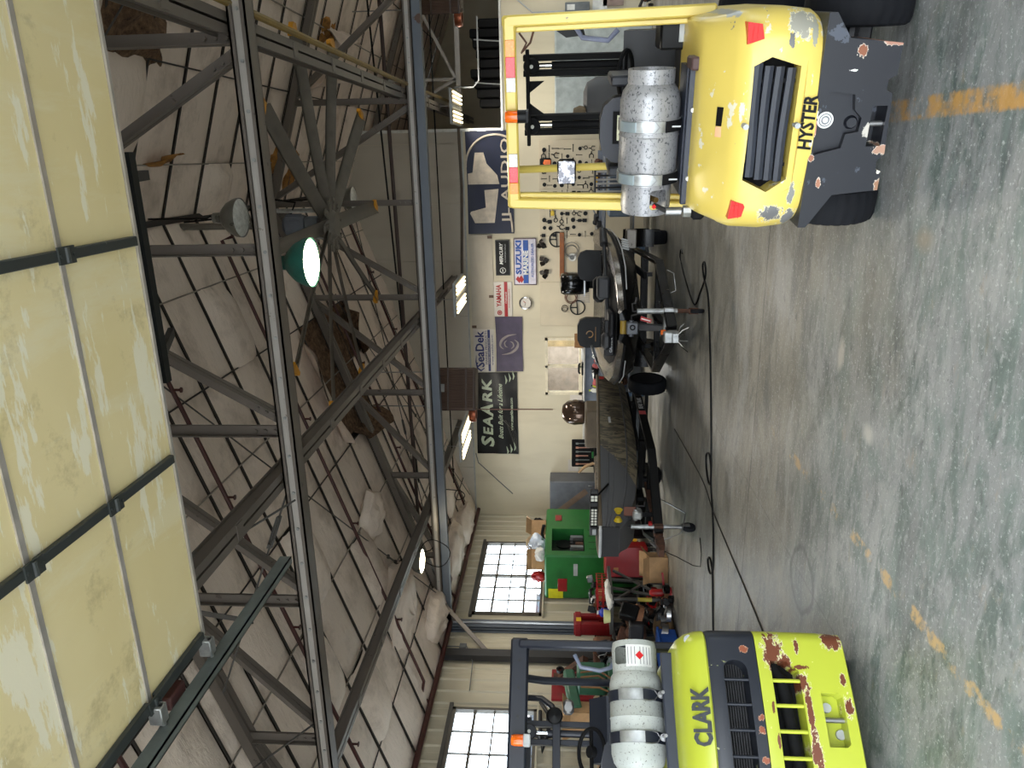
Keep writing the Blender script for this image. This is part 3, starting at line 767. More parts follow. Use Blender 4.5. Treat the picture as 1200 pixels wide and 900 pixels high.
pipe([(1.05, -.3, 3.98), (1.05, 10.5, 3.98), (1.1, 15.9, 3.98)], .03, plain((.52, .43, .22), .5), 'yellowish gas pipe beside the upper right beam')
pipe([(6.5, 11.75, 4.42), (-7.6, 11.75, 4.28)], .03, plain((.22, .15, .13), .5), 'brown pipe running along the second truss above the blue beam')
pipe([(6.5, 14.2, 4.08), (-6.6, 14.2, 4.02)], .013, BLACK, 'black cable stretched across before the back partition', 'cable', 'cable', 6)
pipe([(6.5, 12.9, 5.0), (-6.0, 12.9, 4.5)], .016, BLACK, 'black cable sagging across above the second truss', 'cable', 'cable', 6)
pipe([(-2.6, 15.85, 3.9), (-.6, 15.9, 3.83), (.6, 15.9, 3.85)], .03, plain((.35, .31, .27), .6), 'brown tube lying along the partition above the banners')
pipe([(2.68, 15.93, 3.4), (1.5, 15.93, 3.4), (1.38, 15.93, 3.52), (1.38, 15.93, 3.9)], .016, LGREY, 'pale conduit with a bend in the loft opening', 'conduit')
pipe([(3.2, 15.985, 2.9), (2.72, 15.985, 2.3), (2.72, 15.95, 1.65)], .014, LGREY, 'pale conduit dropping to the grey switch box', 'conduit')
pipe([(-6.66, 15.985, 3.75), (-6.9, 15.985, 3.7), (-7.7, 15.985, 2.9)], .012, GREY, 'grey conduit slanting down from the black banner toward the corner', 'conduit')
pipe([(-5.55, 15.95, 3.80), (-5.55, 15.94, 1.93)], .012, plain((.42, .3, .26), .6), 'thin brown rod hanging down the wall across the large black banner', 'hanging_rod', 'rod')
single('cable_loop', MB().tube([(.26 * math.cos(a), .03 * math.sin(3 * a), .26 * math.sin(a)) for a in [2 * math.pi * k / 28 for k in range(28)]], .009, 6, closed=True).tube([(0, 0, .26), (0, .1, .1), (0, .24, .06)], .009, 6), BLACK, 'black cable loop hanging at the left end of the blue beam', 'cable', (-6.55, 11.2, 3.92))
single('cable_loop', MB().tube([(.1 * math.cos(a), .03 * math.sin(2 * a), .1 * math.sin(a)) for a in [2 * math.pi * k / 24 for k in range(24)]] + [(.1, 0, 0), (.12, .05, .62)], .009, 6), BLACK, 'small black cable coil hanging right of the upper window', 'cable', (-6.4, 13.2, 3.75))
single('junction_box', MB().box(-.03, .03, -.06, .06, -.06, .06, .005).tube([(0, 0, .06), (.0, .0, .5)], .01, 6).tube([(0, .05, -.05), (0, -.4, -.22), (0, -1.1, -.25)], .008, 6), GREY, 'grey junction box with wires on the siding between the windows', 'junction box', (-8.18, 10.85, 3.45))
# ------------------------------------------------------------------ the two forklifts
HYEL = worn('forklift_yellow', (.86, .765, .38), [((.72, .69, .60), 9, .69), ((.36, .35, .34), 5.0, .735)], rough=.34)
HCW = worn('chipped_yellow', (.86, .765, .38), [((.82, .80, .72), 7, .64), ((.42, .42, .42), 9, .68)], rough=.34, streak=(1, 1, 2.2), spots=[(.43, .66, .05, .05, (.62, .61, .56), (.9, .88, .78)), (-.40, .69, .04, .05, (.40, .40, .40), (.85, .82, .7)), (-.42, .60, .05, .03, (.45, .45, .45), (.85, .82, .7)), (.37, .70, .03, .012, (.4, .4, .4), None), (-.3, .615, .05, .012, (.5, .5, .48), (.85, .82, .7)), (.40, .60, .06, .014, (.6, .6, .55), None), (.48, .93, .02, .03, (.6, .6, .55), None)])
HBLK = worn('chipped_black', (.08, .09, .12), [((.80, .77, .72), 9, .69), ((.26, .28, .32), 5, .60)], rough=.42, spots=[(.32, .40, .025, .022, (.50, .30, .2), (.82, .78, .72)), (.35, .27, .012, .05, (.62, .45, .38), (.8, .76, .7)), (-.02, .31, .035, .03, (.70, .68, .64), None), (-.1, .24, .02, .035, (.62, .48, .4), (.82, .78, .72)), (-.26, .23, .03, .012, (.55, .4, .3), (.85, .82, .76)), (-.19, .235, .02, .012, (.85, .82, .76), None), (.06, .55, .018, .012, (.85, .82, .76), None), (.0, .553, .03, .008, (.7, .5, .4), (.85, .82, .76)), (-.13, .55, .014, .012, (.55, .35, .25), (.85, .82, .76)), (.24, .43, .006, .02, (.85, .85, .82), None), (-.25, .50, .02, .01, (.6, .4, .3), (.85, .82, .76))])
CLIME = worn('chipped_lime', (.71, .745, .23), [((.86, .87, .6), 11, .66), ((.40, .21, .14), 7, .67)], rough=.36, spots=[(.33, .555, .10, .045, (.42, .23, .15), (.88, .86, .72)), (.27, .50, .05, .035, (.42, .23, .15), (.88, .86, .72)), (.41, .225, .05, .045, (.42, .23, .15), (.88, .86, .72)), (.02, .405, .17, .014, (.42, .23, .15), (.88, .86, .72)), (.18, .42, .04, .03, (.42, .23, .15), (.88, .86, .72)), (-.16, .40, .08, .025, (.42, .23, .15), (.88, .86, .72)), (.26, .415, .012, .04, (.42, .23, .15), None), (.06, .20, .05, .02, (.42, .23, .15), (.88, .86, .72)), (.20, .205, .03, .015, (.42, .23, .15), (.88, .86, .72)), (.38, .42, .04, .012, (.42, .23, .15), (.88, .86, .72)), (.05, .59, .03, .008, (.42, .23, .15), None), (-.1, .585, .04, .008, (.42, .23, .15), None), (.16, .47, .015, .02, (.42, .23, .15), (.88, .86, .72))])
CLIMEH = worn('lime_hood', (.72, .755, .24), [((.86, .88, .6), 9, .70)], rough=.3)
CNAVY = worn('chipped_navy', (.125, .14, .175), [((.72, .74, .5), 8, .655)], rough=.4, streak=(1.3, 1, .4), spots=[(.35, .71, .018, .018, (.55, .30, .2), (.75, .6, .5)), (.0, .66, .014, .014, (.55, .30, .2), (.75, .6, .5)), (-.06, .665, .02, .014, (.55, .30, .2), (.75, .6, .5)), (-.2, .66, .014, .02, (.55, .30, .2), (.75, .6, .5))])
CNAVP = worn('navy_guard', (.125, .14, .18), [((.4, .42, .44), 16, .76)], rough=.42)
s = NT('tank_silver'); f = s.noise(70, 8, s.scale((.7, 1, 1)), .75)
TANKS = s.out(s.mix(s.ramp(f, .545, .60), s.mix(s.ramp(s.noise(3, 4), .3, .7), (.54, .54, .55), (.65, .65, .655)), (.30, .31, .33)), .42, .35)
s = NT('tank_white'); f = s.noise(75, 8, None, .75)
TANKW = s.out(s.mix(s.ramp(f, .59, .62), s.mix(s.ramp(s.noise(4, 5), .3, .7), (.64, .66, .64), (.70, .71, .685)), (.30, .28, .26)), .5)
s = NT('mottled_reflection'); f = s.noise(22, 6)  # mottled reflection painted into the colour of the mirror face
MIRRORM = s.out(s.mix(s.ramp(f, .45, .55), (.38, .38, .40), (.70, .70, .72)), s.math('MULTIPLY', f, .5), .85)
REDL = plain((.82, .08, .07), .3, 0, .1, 20, 'red_lens'); AMBER = plain((.92, .40, .05), .2, 0, .15, 30, 'amber_lens')

def outline(hw, yr, yf, rc, bow=.03, n=7):
    """plan outline of a counterweight: flat sides, rounded rear corners, slightly bowed back"""
    P = [(hw, yf), (hw, (yf + yr + rc) / 2)]
    for k in range(n + 1):
        a = R(90 * k / n); P.append((hw - rc + rc * math.cos(a), yr + rc + bow - rc * math.sin(a)))
    for k in range(1, 8):
        x = (hw - rc) * (1 - 2 * k / 8); P.append((x, yr + bow * (abs(x) / (hw - rc)) ** 2))
    for k in range(n, -1, -1):
        a = R(90 * k / n); P.append((-hw + rc - rc * math.cos(a), yr + rc + bow - rc * math.sin(a)))
    return P + [(-hw, (yf + yr + rc) / 2), (-hw, yf)]
def body(levels, bow=.03):
    return MB().loft([[(x, y, z) for x, y in outline(hw, yr, yf, rc, bow)] for z, hw, yr, yf, rc in levels])
def tire_mesh(r, w, lugs=26):
    prof = [(-.5, .78), (-.5, .90), (-.44, .97), (-.3, 1.0), (-.1, 1.005), (.1, 1.005), (.3, 1.0), (.44, .97), (.5, .90), (.5, .78)]
    n = lugs * 4; vs = []; m = MB()
    for j in range(n):
        for (u, q) in prof:
            k = (j + int(abs(u) * 5)) % 4
            g = .035 if (k == 0 and abs(u) > .2) else 0
            a = 2 * math.pi * j / n; rr = r * (q - g)
            vs.append((u * w, rr * math.cos(a), rr * math.sin(a)))
    P = len(prof); fs = [(j * P + i, ((j + 1) % n) * P + i, ((j + 1) % n) * P + i + 1, j * P + i + 1) for j in range(n) for i in range(P - 1)]
    return m.add(vs, fs)
def tire(parent, x, y, r, w, lugs=26, hubm=None, rz=0):
    t = ob('tire', tire_mesh(r, w, lugs), RUBBER, parent, ang=25); t.location = (x, y, r); t.rotation_euler = (0, 0, rz)
    ob('wheel_hub', MB().lathe([(0, -w * .35), (r * .3, -w * .35), (r * .5, -w * .42), (r * .8, -w * .48), (r * .8, w * .48), (r * .5, w * .42), (r * .3, w * .35), (0, w * .35)], ax='x', n=20), hubm or DARK, t)
    return t
def mast(parent, xs, y, z1, spread, mat):
    for sx in xs:
        for k, dx in enumerate((-spread / 2, spread / 2)):
            ob('mast_rail', MB().box(sx + dx - .02, sx + dx + .02, y - .05, y + .05, .08, z1, .004), mat, parent)
        ob('lift_cylinder', MB().cyl((sx, y - .02, .1), (sx, y - .02, z1 - .2), .026, n=12), mat, parent)
        ob('cylinder_rod', MB().cyl((sx, y - .02, z1 - .2), (sx, y - .02, z1 - .09), .016, n=10), CHROME, parent)
        p = ob('pulley', MB().lathe([(0, -.02), (.05, -.02), (.058, 0), (.05, .02), (0, .02)], (sx, y - .08, z1 - .06), 'y', 20), mat, parent)
        ob('pulley_pin', MB().cyl((sx, y - .115, z1 - .06), (sx, y - .1, z1 - .06), .013, n=10), WHITE, p)
def strap_mesh(x, w, r, a0, a1, y0, z0, n=20, t=.006):
    m = MB(); rings = []
    for k in range(n + 1):
        a = R(a0 + (a1 - a0) * k / n); c, sn = math.cos(a), math.sin(a)
        rings.append([(x - w / 2, y0 + c * r, z0 + sn * r), (x + w / 2, y0 + c * r, z0 + sn * r), (x + w / 2, y0 + c * (r + t), z0 + sn * (r + t)), (x - w / 2, y0 + c * (r + t), z0 + sn * (r + t))])
    return m.loft(rings)
def tank(label, loc, rz, mat, L, flip, diamond_at):
    """gas cylinder lying along local x: collar on the -x end (flip mirrors it)"""
    t = thing('propane_tank', label, 'gas cylinder', loc, rz); f = -1 if flip else 1
    r = .157
    body_ = MB().lathe([(0, -L / 2 - .05), (.07, -L / 2 - .045), (.12, -L / 2 - .02), (.145, -L / 2 + .015), (r, -L / 2 + .06), (r, -.006), (r + .004, 0), (r, .006), (r, L / 2 - .06), (.145, L / 2 - .015), (.12, L / 2 + .02), (.07, L / 2 + .045), (0, L / 2 + .05)], ax='x', n=36)
    body_.xf(Matrix.Scale(f, 4, (1, 0, 0))); ob('tank_body', body_, mat, t)
    c = MB().lathe([(.134, -L / 2 + .0), (.137, -L / 2 - .14), (.130, -L / 2 - .18), (.122, -L / 2 - .18), (.128, -L / 2 - .13), (.126, -L / 2)], ax='x', n=36).xf(Matrix.Scale(f, 4, (1, 0, 0)))
    co = ob('collar', c, mat, t)
    za = (-.10, -.01) if not flip else (.02, .12)
    xa, xb = -L / 2 - .145, -L / 2 - .04
    carve(co, [MB().box(min(f * xa, f * xb), max(f * xa, f * xb), -.3, .0, za[0], za[1], .012)])
    ob('foot_ring', MB().lathe([(.115, L / 2), (.122, L / 2 + .03), (.122, L / 2 + .09), (.114, L / 2 + .09), (.112, L / 2)], ax='x', n=32).xf(Matrix.Scale(f, 4, (1, 0, 0))), mat, t)
    v = ob('valve', MB().cyl((f * (-L / 2 - .03), 0, 0), (f * (-L / 2 - .12), 0, 0), .022, n=10).cyl((f * (-L / 2 - .1), 0, 0), (f * (-L / 2 - .1), -.09, -.05), .016, n=8), plain((.62, .5, .3), .35, .8, .1, 6, 'brass'), t)
    ob('valve_knob', MB().cyl((f * (-L / 2 - .12), 0, 0), (f * (-L / 2 - .14), 0, 0), .035, n=12), DARK, v)
    dx, az, sz = diamond_at
    def decal(w, h, mat_, nm, dx, az, rr, rot45=False, lift=.0015):
        m = MB(); pts = [(-w / 2, -h / 2), (w / 2, -h / 2), (w / 2, h / 2), (-w / 2, h / 2)] if not rot45 else [(0, -h / 2), (w / 2, 0), (0, h / 2), (-w / 2, 0)]
        def P(u, vv, e): a = R(az) + vv / rr; return (dx + u, -math.cos(a) * (rr + e), math.sin(a) * (rr + e))
        if rot45: m.add([P(u, vv, lift) for u, vv in pts] + [P(u, vv, lift - .001) for u, vv in pts], [(0, 1, 2, 3), (7, 6, 5, 4), (0, 4, 5, 1), (1, 5, 6, 2), (2, 6, 7, 3), (3, 7, 4, 0)])
        else: m.grid(lambda u, vv: P((u - .5) * w, (vv - .5) * h, lift), 2, 8)
        ob(nm, m, mat_, t, ang=0, fix=False)
    if sz > .03:
        decal(.125, .16, WHITE, 'paper_label', dx, az, .1375)
        for k in range(7): 
            az2 = az + (k - 3) * 8.5 + (3 if k > 3 else -2)
            decal(.1, .004, GREY, 'print_line', dx, az2, .1375, lift=.0022)
    decal(sz, sz, plain((.80, .10, .12), .4), 'flammable_diamond', dx - (.0 if sz < .03 else .0), az, .1375, True, .004)
    return t

# ---- yellow forklift on the right
hy = thing('forklift', 'yellow forklift with black chipped counterweight, seen from behind at right', 'forklift', (.204, 4.193, 0), R(-10.5))
LV = [(.555, .455, -.585, .35, .17), (.60, .487, -.592, .35, .17), (.72, .503, -.588, .35, .17), (.86, .498, -.56, .35, .16), (.905, .488, -.528, .35, .15), (.925, .478, -.50, .35, .14), (.98, .467, -.42, .35, .13), (1.03, .455, -.33, .35, .12), (1.045, .44, -.29, .35, .11)]
cw = ob('counterweight_cover', body(LV), HCW, hy, ang=30)
hexo = [(-.285, .862), (.30, .862), (.345, .775), (.29, .622), (-.27, .622), (-.335, .745)]
hexi = [(-.235, .848), (.265, .848), (.302, .775), (.262, .648), (-.23, .648), (-.29, .735)]
def lamp_poly(s_): return [(s_ * .345 + .01, .885), (s_ * .435 + .01, .893), (s_ * .425 + .01, .83), (s_ * .365 + .01, .815)]
carve(cw, [MB().prism(hexo, 'y', -.7, -.565), MB().prism(hexi, 'y', -.7, -.44)])
ob('grille_backing', MB().prism(hexi, 'y', -.45, -.43), MATTE, hy)
sl = None
for k, z in enumerate((.822, .776, .730, .682)):
    def ring(i):
        x = -.235 + .5 * i / 24 + (.012, .0, -.004, -.01)[k]; w = .006 * math.sin(7.5 * (x + .05) + k * .5); h = .0185
        y = -.535 + .01 * (abs(x) / .25) ** 2
        return [(x, y - .012, z + w - h), (x, y - .02, z + w), (x, y - .012, z + w + h), (x, y + .012, z + w + h), (x, y + .012, z + w - h)]
    ob('grille_slat', MB().loft([ring(i) for i in range(25)]), plain((.165, .18, .215), .55), hy)
for x in (-.17, .2): ob('grille_rib', MB().box(x - .008, x + .008, -.525, -.48, .655, .84), MATTE, hy)
for z in (.868, .638): ob('screw', MB().cyl((.015, -.60, z), (.015, -.55, z), .013, n=10), LGREY, hy)
for q in (-1, 1):
    tl = ob('tail_light', MB().prism(lamp_poly(q), 'y', -.535 if q > 0 else -.535, -.47), REDL, hy, label='red tail light')
    for zz in (.845, .865): ob('lens_rib', MB().box(q * .395 + .01 - .035, q * .395 + .01 + .03, -.54, -.533, zz, zz + .003), REDL, tl)
INK = plain((.05, .05, .055), .4)
text('lettering', 'HYSTER', .082, INK, hy, (.022, -.594, .592), (R(90), 0, 0), .002, .03, shear=.15, fw=.235)
for x0_, x1_, m_ in ((.0, .085, INK), (-.05, -.003, plain((.86, .66, .5), .5))):
    sk_ = ob('sticker', MB().box(x0_, x1_, -.003, 0, -.02, .02), m_, hy); sk_.location = (.0, -.452, .958); sk_.rotation_euler = (R(-40), 0, 0)
cwb = ob('counterweight', MB().prism([(.472, .565), (.472, .53), (.37, .46), (.345, .235), (.215, .235), (.20, .268), (.155, .268), (.14, .24), (.07, .235), (-.12, .225), (-.15, .255), (-.19, .25), (-.20, .225), (-.285, .225), (-.305, .43), (-.46, .53), (-.46, .565)], 'y', -.58, .2), HBLK, hy, ang=30)
carve(cwb, [MB().prism([(.155, .50), (.14, .40), (.075, .39), (.04, .355), (-.02, .36), (-.03, .415), (-.09, .425), (-.12, .545), (.10, .55)], 'y', -.7, -.545),
            MB().prism([(.09, .315), (.09, .25), (-.085, .25), (-.085, .315)], 'y', -.7, -.46)])
ob('hitch_pin', MB().cyl((.01, -.545, .24), (.01, -.545, .33), .013, n=10), STEEL, hy)
ob('boss', MB().lathe([(0, -.565), (.022, -.565), (.03, -.55), (.03, -.54)], (.018, 0, .39), 'y', 16), HBLK, hy)
em = ob('round_badge', MB().lathe([(0, -.552), (.036, -.552), (.036, -.545)], (.03, 0, .505), 'y', 24), WHITE, hy)
ob('badge_ring', MB().lathe([(.012, -.5535), (.015, -.555), (.019, -.5535)], (.03, 0, .505), 'y', 20), GREY, em); ob('badge_ring', MB().lathe([(.024, -.5535), (.026, -.555), (.029, -.5535)], (.03, 0, .505), 'y', 20), GREY, em)
ob('steer_axle', MB().box(-.42, .42, -.06, .06, .18, .3, .01).cyl((.33, -.12, .3), (.42, -.12, .3), .03, n=8), DARK, hy)
for q in (-1, 1): tire(hy, q * .475 + .01, .0, .25, .18, 26)
for q in (-1, 1): tire(hy, q * .47 - .03, 1.42, .33, .22, 26)
ob('chassis', MB().box(-.45, .42, .2, 1.5, .2, .6, .02).box(-.44, .4, .36, 1.1, .6, .98, .04), DARK, hy)
ob('floor_cowl', MB().prism([(1.15, .5), (1.4, .5), (1.4, 1.25), (1.22, 1.3)], 'x', -.42, .36), DARK, hy)
GX = -.03
def tubeq(name, pts, w, h, mat, up=(0, 0, 1)):
    for a, c in zip(pts[:-1], pts[1:]): ob(name, MB().bar(a, c, w, h, up, .008), mat, hy)
for q in (-1, 1):
    p = ob('guard_post', MB().bar((GX + q * .515, .2, .9), (GX + q * .49, .26, 2.01), .06, .07, (0, 1, 0), .01), HYEL, hy)
    ob('post_lip', MB().bar((GX + q * .468, .23, .95), (GX + q * .448, .28, 1.98), .03, .04, (0, 1, 0), .006), HYEL, p)
    ob('guard_rail', MB().bar((GX + q * .49, .24, 1.995), (GX - .02 + q * .47, 1.25, 2.06), .06, .07, (0, 0, 1), .012), HYEL, hy)
    ob('front_post', MB().tube([(GX - .02 + q * .47, 1.22, 2.05), (GX - .03 + q * .48, 1.33, 1.9), (GX - .03 + q * .49, 1.42, 1.5), (GX - .03 + q * .48, 1.42, .6)], .028, 10), HYEL, hy)
gb_ = ob('guard_bar', MB().box(GX - .515, GX + .515, .225, .265, 1.955, 2.025, .012), HYEL, hy)
ob('guard_bar', MB().box(GX - .5, GX + .46, 1.2, 1.26, 2.02, 2.08, .012), HYEL, hy)
rb = None
for k in range(7):
    x = GX - .40 + k * .132; ob('roof_bar', MB().bar((x, .26, 1.985), (x - .02, 1.22, 2.045), .022, .05, (0, 0, 1), .004), HYEL, hy)
def tape(x0, x1, mat): 
    m = MB().box(x0, x1, .218, .226, 1.963, 2.015, .002); ob('reflector', m, mat, hy)
    for k in range(3): pass
REFW = plain((.82, .80, .77), .25, 0, .12, 60); REFR = plain((.86, .16, .2), .25, 0, .15, 60, 'red_reflector'); REFO = plain((.9, .55, .12), .25, 0, .12, 60)
for a, c, m_ in ((.40, .315, REFO), (.315, .21, REFR), (.21, .135, REFW), (-.20, -.275, REFW), (-.275, -.365, REFR), (-.365, -.43, REFO)): tape(GX + c, GX + a, m_)
bc = ob('beacon_base', MB().cyl((GX + .01, .185, 1.905), (GX + .01, .185, 1.955), .036, n=18), BLACK, hy)
ob('beacon_lens', MB().lathe([(0, 2.025), (.028, 2.024), (.033, 2.01), (.033, 1.955), (0, 1.955)], (GX + .01, .185, 0), n=18), AMBER, bc, label='amber lens')
ob('beacon_bracket', MB().box(GX - .02, GX + .04, .16, .26, 1.895, 1.907), BLACK, hy)
ob('wiring', MB().tube([(GX + .43, .3, 1.94), (GX + .38, .28, 1.9), (GX + .33, .3, 1.93), (GX + .38, .3, 1.88), (GX + .44, .3, 1.86)], .006, 6), RUST, hy)
mast(hy, (.2 - .055, -.2 - .055), 1.5, 1.98, .1, MATTE)
ob('mast_crossbar', MB().box(-.37, .26, 1.28, 1.34, 1.93, 1.955, .004), MATTE, hy)
for q in (-1, 1): ob('mast_gusset', MB().prism([(-.055 + q * .11, 1.94), (-.055 + q * .11, 1.83), (-.055 + q * .03, 1.94)], 'y', 1.33, 1.36), MATTE, hy)
for z in (1.2, .5): ob('mast_crossbar', MB().box(-.3, .2, 1.55, 1.6, z, z + .1), MATTE, hy)
for q in (-1, 1): ob('fork', MB().box(-.055 + q * .22 - .05, -.055 + q * .22 + .05, 1.68, 2.75, .06, .1).box(-.055 + q * .22 - .05, -.055 + q * .22 + .05, 1.64, 1.69, .06, .6), MATTE, hy)
# seat
s_ = [(x, z) for x, z in ((-.195, .95), (-.2, 1.3), (-.185, 1.4), (-.14, 1.455), (-.06, 1.475), (.06, 1.475), (.14, 1.455), (.185, 1.4), (.2, 1.3), (.195, .95))]
st = ob('seat_back', MB().prism([(x - .16, z) for x, z in s_], 'y', .52, .66), plain((.12, .13, .165), .5), hy, label='dark navy seat back')
ob('seat_label_frame', MB().box(-.235, -.05, .508, .522, 1.26, 1.40), MATTE, st); ob('seat_label', MB().box(-.215, -.07, .503, .51, 1.28, 1.375), plain((.78, .78, .66), .5), st)
ob('seat_cushion', MB().box(-.36, .04, .6, 1.05, .98, 1.1, .04), plain((.12, .13, .165), .5), hy)
for x in (-.40, .12): ob('armrest', MB().box(x - .03, x + .03, .5, .85, 1.28, 1.42, .012), plain((.11, .12, .15), .5), hy)
w = ob('steering_wheel', MB().tube([(.15 * math.cos(a), .15 * math.sin(a), 0) for a in [2 * math.pi * k / 28 for k in range(28)]], .014, 8, closed=True).cyl((0, 0, -.02), (0, 0, .02), .04).bar((-.15, 0, 0), (.15, 0, 0), .03, .012), MATTE, hy); w.location = (.1, 1.08, 1.29); w.rotation_euler = (R(-22), 0, 0)
# mirrors and grab handle
mr = ob('mirror', MB().box(-.085, .085, -.02, .03, -.065, .065, .02), BLACK, hy); mr.location = (-.50, 1.02, 1.675)
ob('mirror_face', MB().box(-.078, .078, -.026, -.018, -.058, .058, .004), MIRRORM, mr)
mr2 = ob('mirror', MB().prism([(-.05, -.09), (.06, -.06), (.07, .05), (-.02, .09), (-.06, .03)], 'y', -.02, .03), BLACK, hy, label='black housing of the right mirror'); mr2.location = (.40, .98, 1.65)
ob('grab_handle', MB().tube([(.40, .9, 1.62), (.34, .9, 1.58), (.32, .9, 1.42), (.38, .9, 1.36)], .016, 8), plain((.45, .47, .55), .4), hy)
# tank bracket, straps, hoses, battery box
TX = -.10
for z, y in ((1.055, -.16), (.985, -.22)): ob('bracket_bar', MB().box(TX - .34, TX + .36, y - .018, y + .018, z - .018, z + .018, .004), NAVY, hy)
ob('bracket_plate', MB().box(TX - .3, TX + .34, -.12, .12, 1.05, 1.075), NAVY, hy)
ob('bracket_hinge', MB().box(TX + .33, TX + .39, -.26, -.1, .96, 1.08, .008), plain((.28, .2, .19), .6), hy)
for x in (TX - .2, TX + .14): ob('bracket_bolt', MB().cyl((x, -.2, 1.045), (x, -.17, 1.045), .012, n=8), WHITE, hy)
for x in (TX - .28, TX + .03, TX + .3): ob('bracket_foot', MB().box(x - .025, x + .025, -.25, -.1, .94, .99, .004), NAVY, hy)
for x in (TX - .215, TX + .055):
    sp_ = ob('strap', strap_mesh(x, .055, .1585, 30, 330, 0, 1.24), GALV, hy)
    ob('buckle', strap_mesh(x, .05, .163, 115, 150, 0, 1.24, 8, .012), plain((.68, .74, .77), .3, .6), sp_)
    ob('latch_wire', MB().tube([(x + dx, math.cos(R(a)) * .168, 1.24 + math.sin(R(a)) * .168) for a, dx in ((150, .03), (165, .032), (185, .028), (193, 0), (185, -.028), (165, -.032), (150, -.03))], .003, 6), STEEL, sp_)
    ob('latch_strap', strap_mesh(x, .055, .163, 205, 250, 0, 1.24, 8, .008), MATTE, sp_)
    ob('latch_bolt', MB().box(x - .004, x + .004, math.cos(R(222)) * .178 - .003, math.cos(R(222)) * .178 + .003, 1.24 + math.sin(R(222)) * .178 - .03, 1.24 + math.sin(R(222)) * .178 + .03), LGREY, sp_)
ob('coiled_hose', MB().tube([(TX + .2 * math.cos(a) * (1 + .05 * math.sin(3 * a)), -.13 - .008 * a / 6, 1.015 + .03 * math.sin(a)) for a in [k * .35 for k in range(56)]], .009, 6), BLACK, hy)
ob('gas_hose', MB().tube([(TX - .36, -.1, 1.2), (TX - .37, -.2, 1.14), (TX - .36, -.2, 1.04), (TX - .3, -.16, 1.0), (TX - .2, -.12, 1.0)], .014, 8), plain((.2, .2, .2), .5), hy)
ob('gas_coupling', MB().cyl((TX - .37, -.2, 1.15), (TX - .37, -.2, 1.07), .024, n=10).cyl((TX - .37, -.2, 1.06), (TX - .37, -.2, 1.02), .033, n=8), STEEL, hy)
ob('regulator', MB().box(TX - .41, TX - .3, -.24, -.12, .95, 1.02, .015), MATTE, hy)
bb = ob('battery_box', MB().box(.29, .44, .3, .55, .95, 1.17, .012), BLACK, hy); ob('warning_label', MB().box(.33, .44, .292, .3, 1.0, 1.07), LGREY, bb)
tank('dented silver gas cylinder strapped on the yellow forklift', (.204 + math.cos(R(-10.5)) * TX, 4.193 + math.sin(R(-10.5)) * TX, 1.24), R(-10.5), TANKS, .47, False, (-.36, -14, .028))

# ---- lime forklift on the left
ck = thing('forklift', 'lime green forklift with navy band and rust patches, cut off by the left edge', 'forklift', (-3.215, 3.568, 0), R(49))
low = ob('counterweight', body([(.155, .435, -.47, .4, .06), (.17, .452, -.5, .4, .07), (.3, .458, -.508, .4, .07), (.62, .462, -.505, .4, .07), (.64, .462, -.502, .4, .07)], .02), CLIME, ck, ang=30)
def rrect(x0, x1, z0, z1, r, n=5):
    P = []
    for cx, cz, a0 in ((x1 - r, z0 + r, -90), (x1 - r, z1 - r, 0), (x0 + r, z1 - r, 90), (x0 + r, z0 + r, 180)):
        for k in range(n + 1): a = R(a0 + 90 * k / n); P.append((cx + r * math.cos(a), cz + r * math.sin(a)))
    return P
def slot(x0, x1, z0, z1, cut):   # slanted upper and lower corners like cast slots
    return [(x1, z1), (x0, z1), (x0, z0 + cut), (x0 + cut * .8, z0), (x1 - cut * .8, z0), (x1, z0 + cut)]
carve(low, [MB().prism(slot(-.29, .29, .43, .575, .06), 'y', -.7, -.36), MB().prism(slot(-.13, .13, .225, .335, .02), 'y', -.7, -.40)])
mid_ = ob('navy_band', body([(.635, .458, -.49, .4, .07), (.645, .463, -.503, .4, .07), (.88, .462, -.505, .4, .08), (.905, .458, -.495, .4, .08)], .02), CNAVY, ck, ang=30)
carve(mid_, [MB().prism(rrect(-.29, .29, .70, .83, .06), 'y', -.7, -.36)])
ob('hood', body([(.9, .452, -.49, .5, .09), (.915, .461, -.505, .5, .09), (.96, .46, -.497, .5, .1), (1.01, .452, -.46, .5, .11), (1.045, .435, -.40, .5, .12), (1.065, .41, -.33, .5, .13), (1.075, .36, -.2, .5, .13)], .02), CLIMEH, ck, ang=40)
for z0, z1 in ((.70, .83), (.43, .575)): ob('radiator', MB().box(-.3, .3, -.37, -.35, z0 - .01, z1 + .01), MATTE, ck)
m = MB()
for k in range(9): m.box(-.29, .29, -.375, -.37, .705 + k * .0135, .711 + k * .0135)
rad = ob('radiator_fins', m, DARK, ck); rad['kind'] = 'stuff'
ob('exhaust_pipe', MB().tube([(.28, -.4, .55), (.2, -.41, .5), (-.3, -.41, .47)], .035, 10), MATTE, ck)
for x in (.19, .065, -.06, -.185):
    ob('slot_bar', MB().cyl((x, -.485, .695), (x, -.485, .835), .008, n=8), CNAVY, ck); ob('slot_bar', MB().cyl((x, -.485, .425), (x, -.485, .58), .01, n=8), CLIMEH, ck)
ob('hitch_pin', MB().cyl((.005, -.455, .22), (.005, -.455, .34), .014, n=10), STEEL, ck)
for x, z in ((.07, .29), (-.06, .24)): ob('hitch_bolt', MB().cyl((x, -.42, z), (x, -.40, z), .025, n=10), LGREY, ck)
text('lettering', 'CLARK', .125, plain((.16, .18, .19), .5, 0, .3, 30), ck, (-.005, -.503, .965), (R(78), 0, 0), .002, .042, fw=.29)
ob('sticker', MB().lathe([(0, 0), (.028, 0), (.028, .003), (0, .003)], (0, 0, 0), 'y', 16), LGREY, ck).location = (.405, -.425, .99)
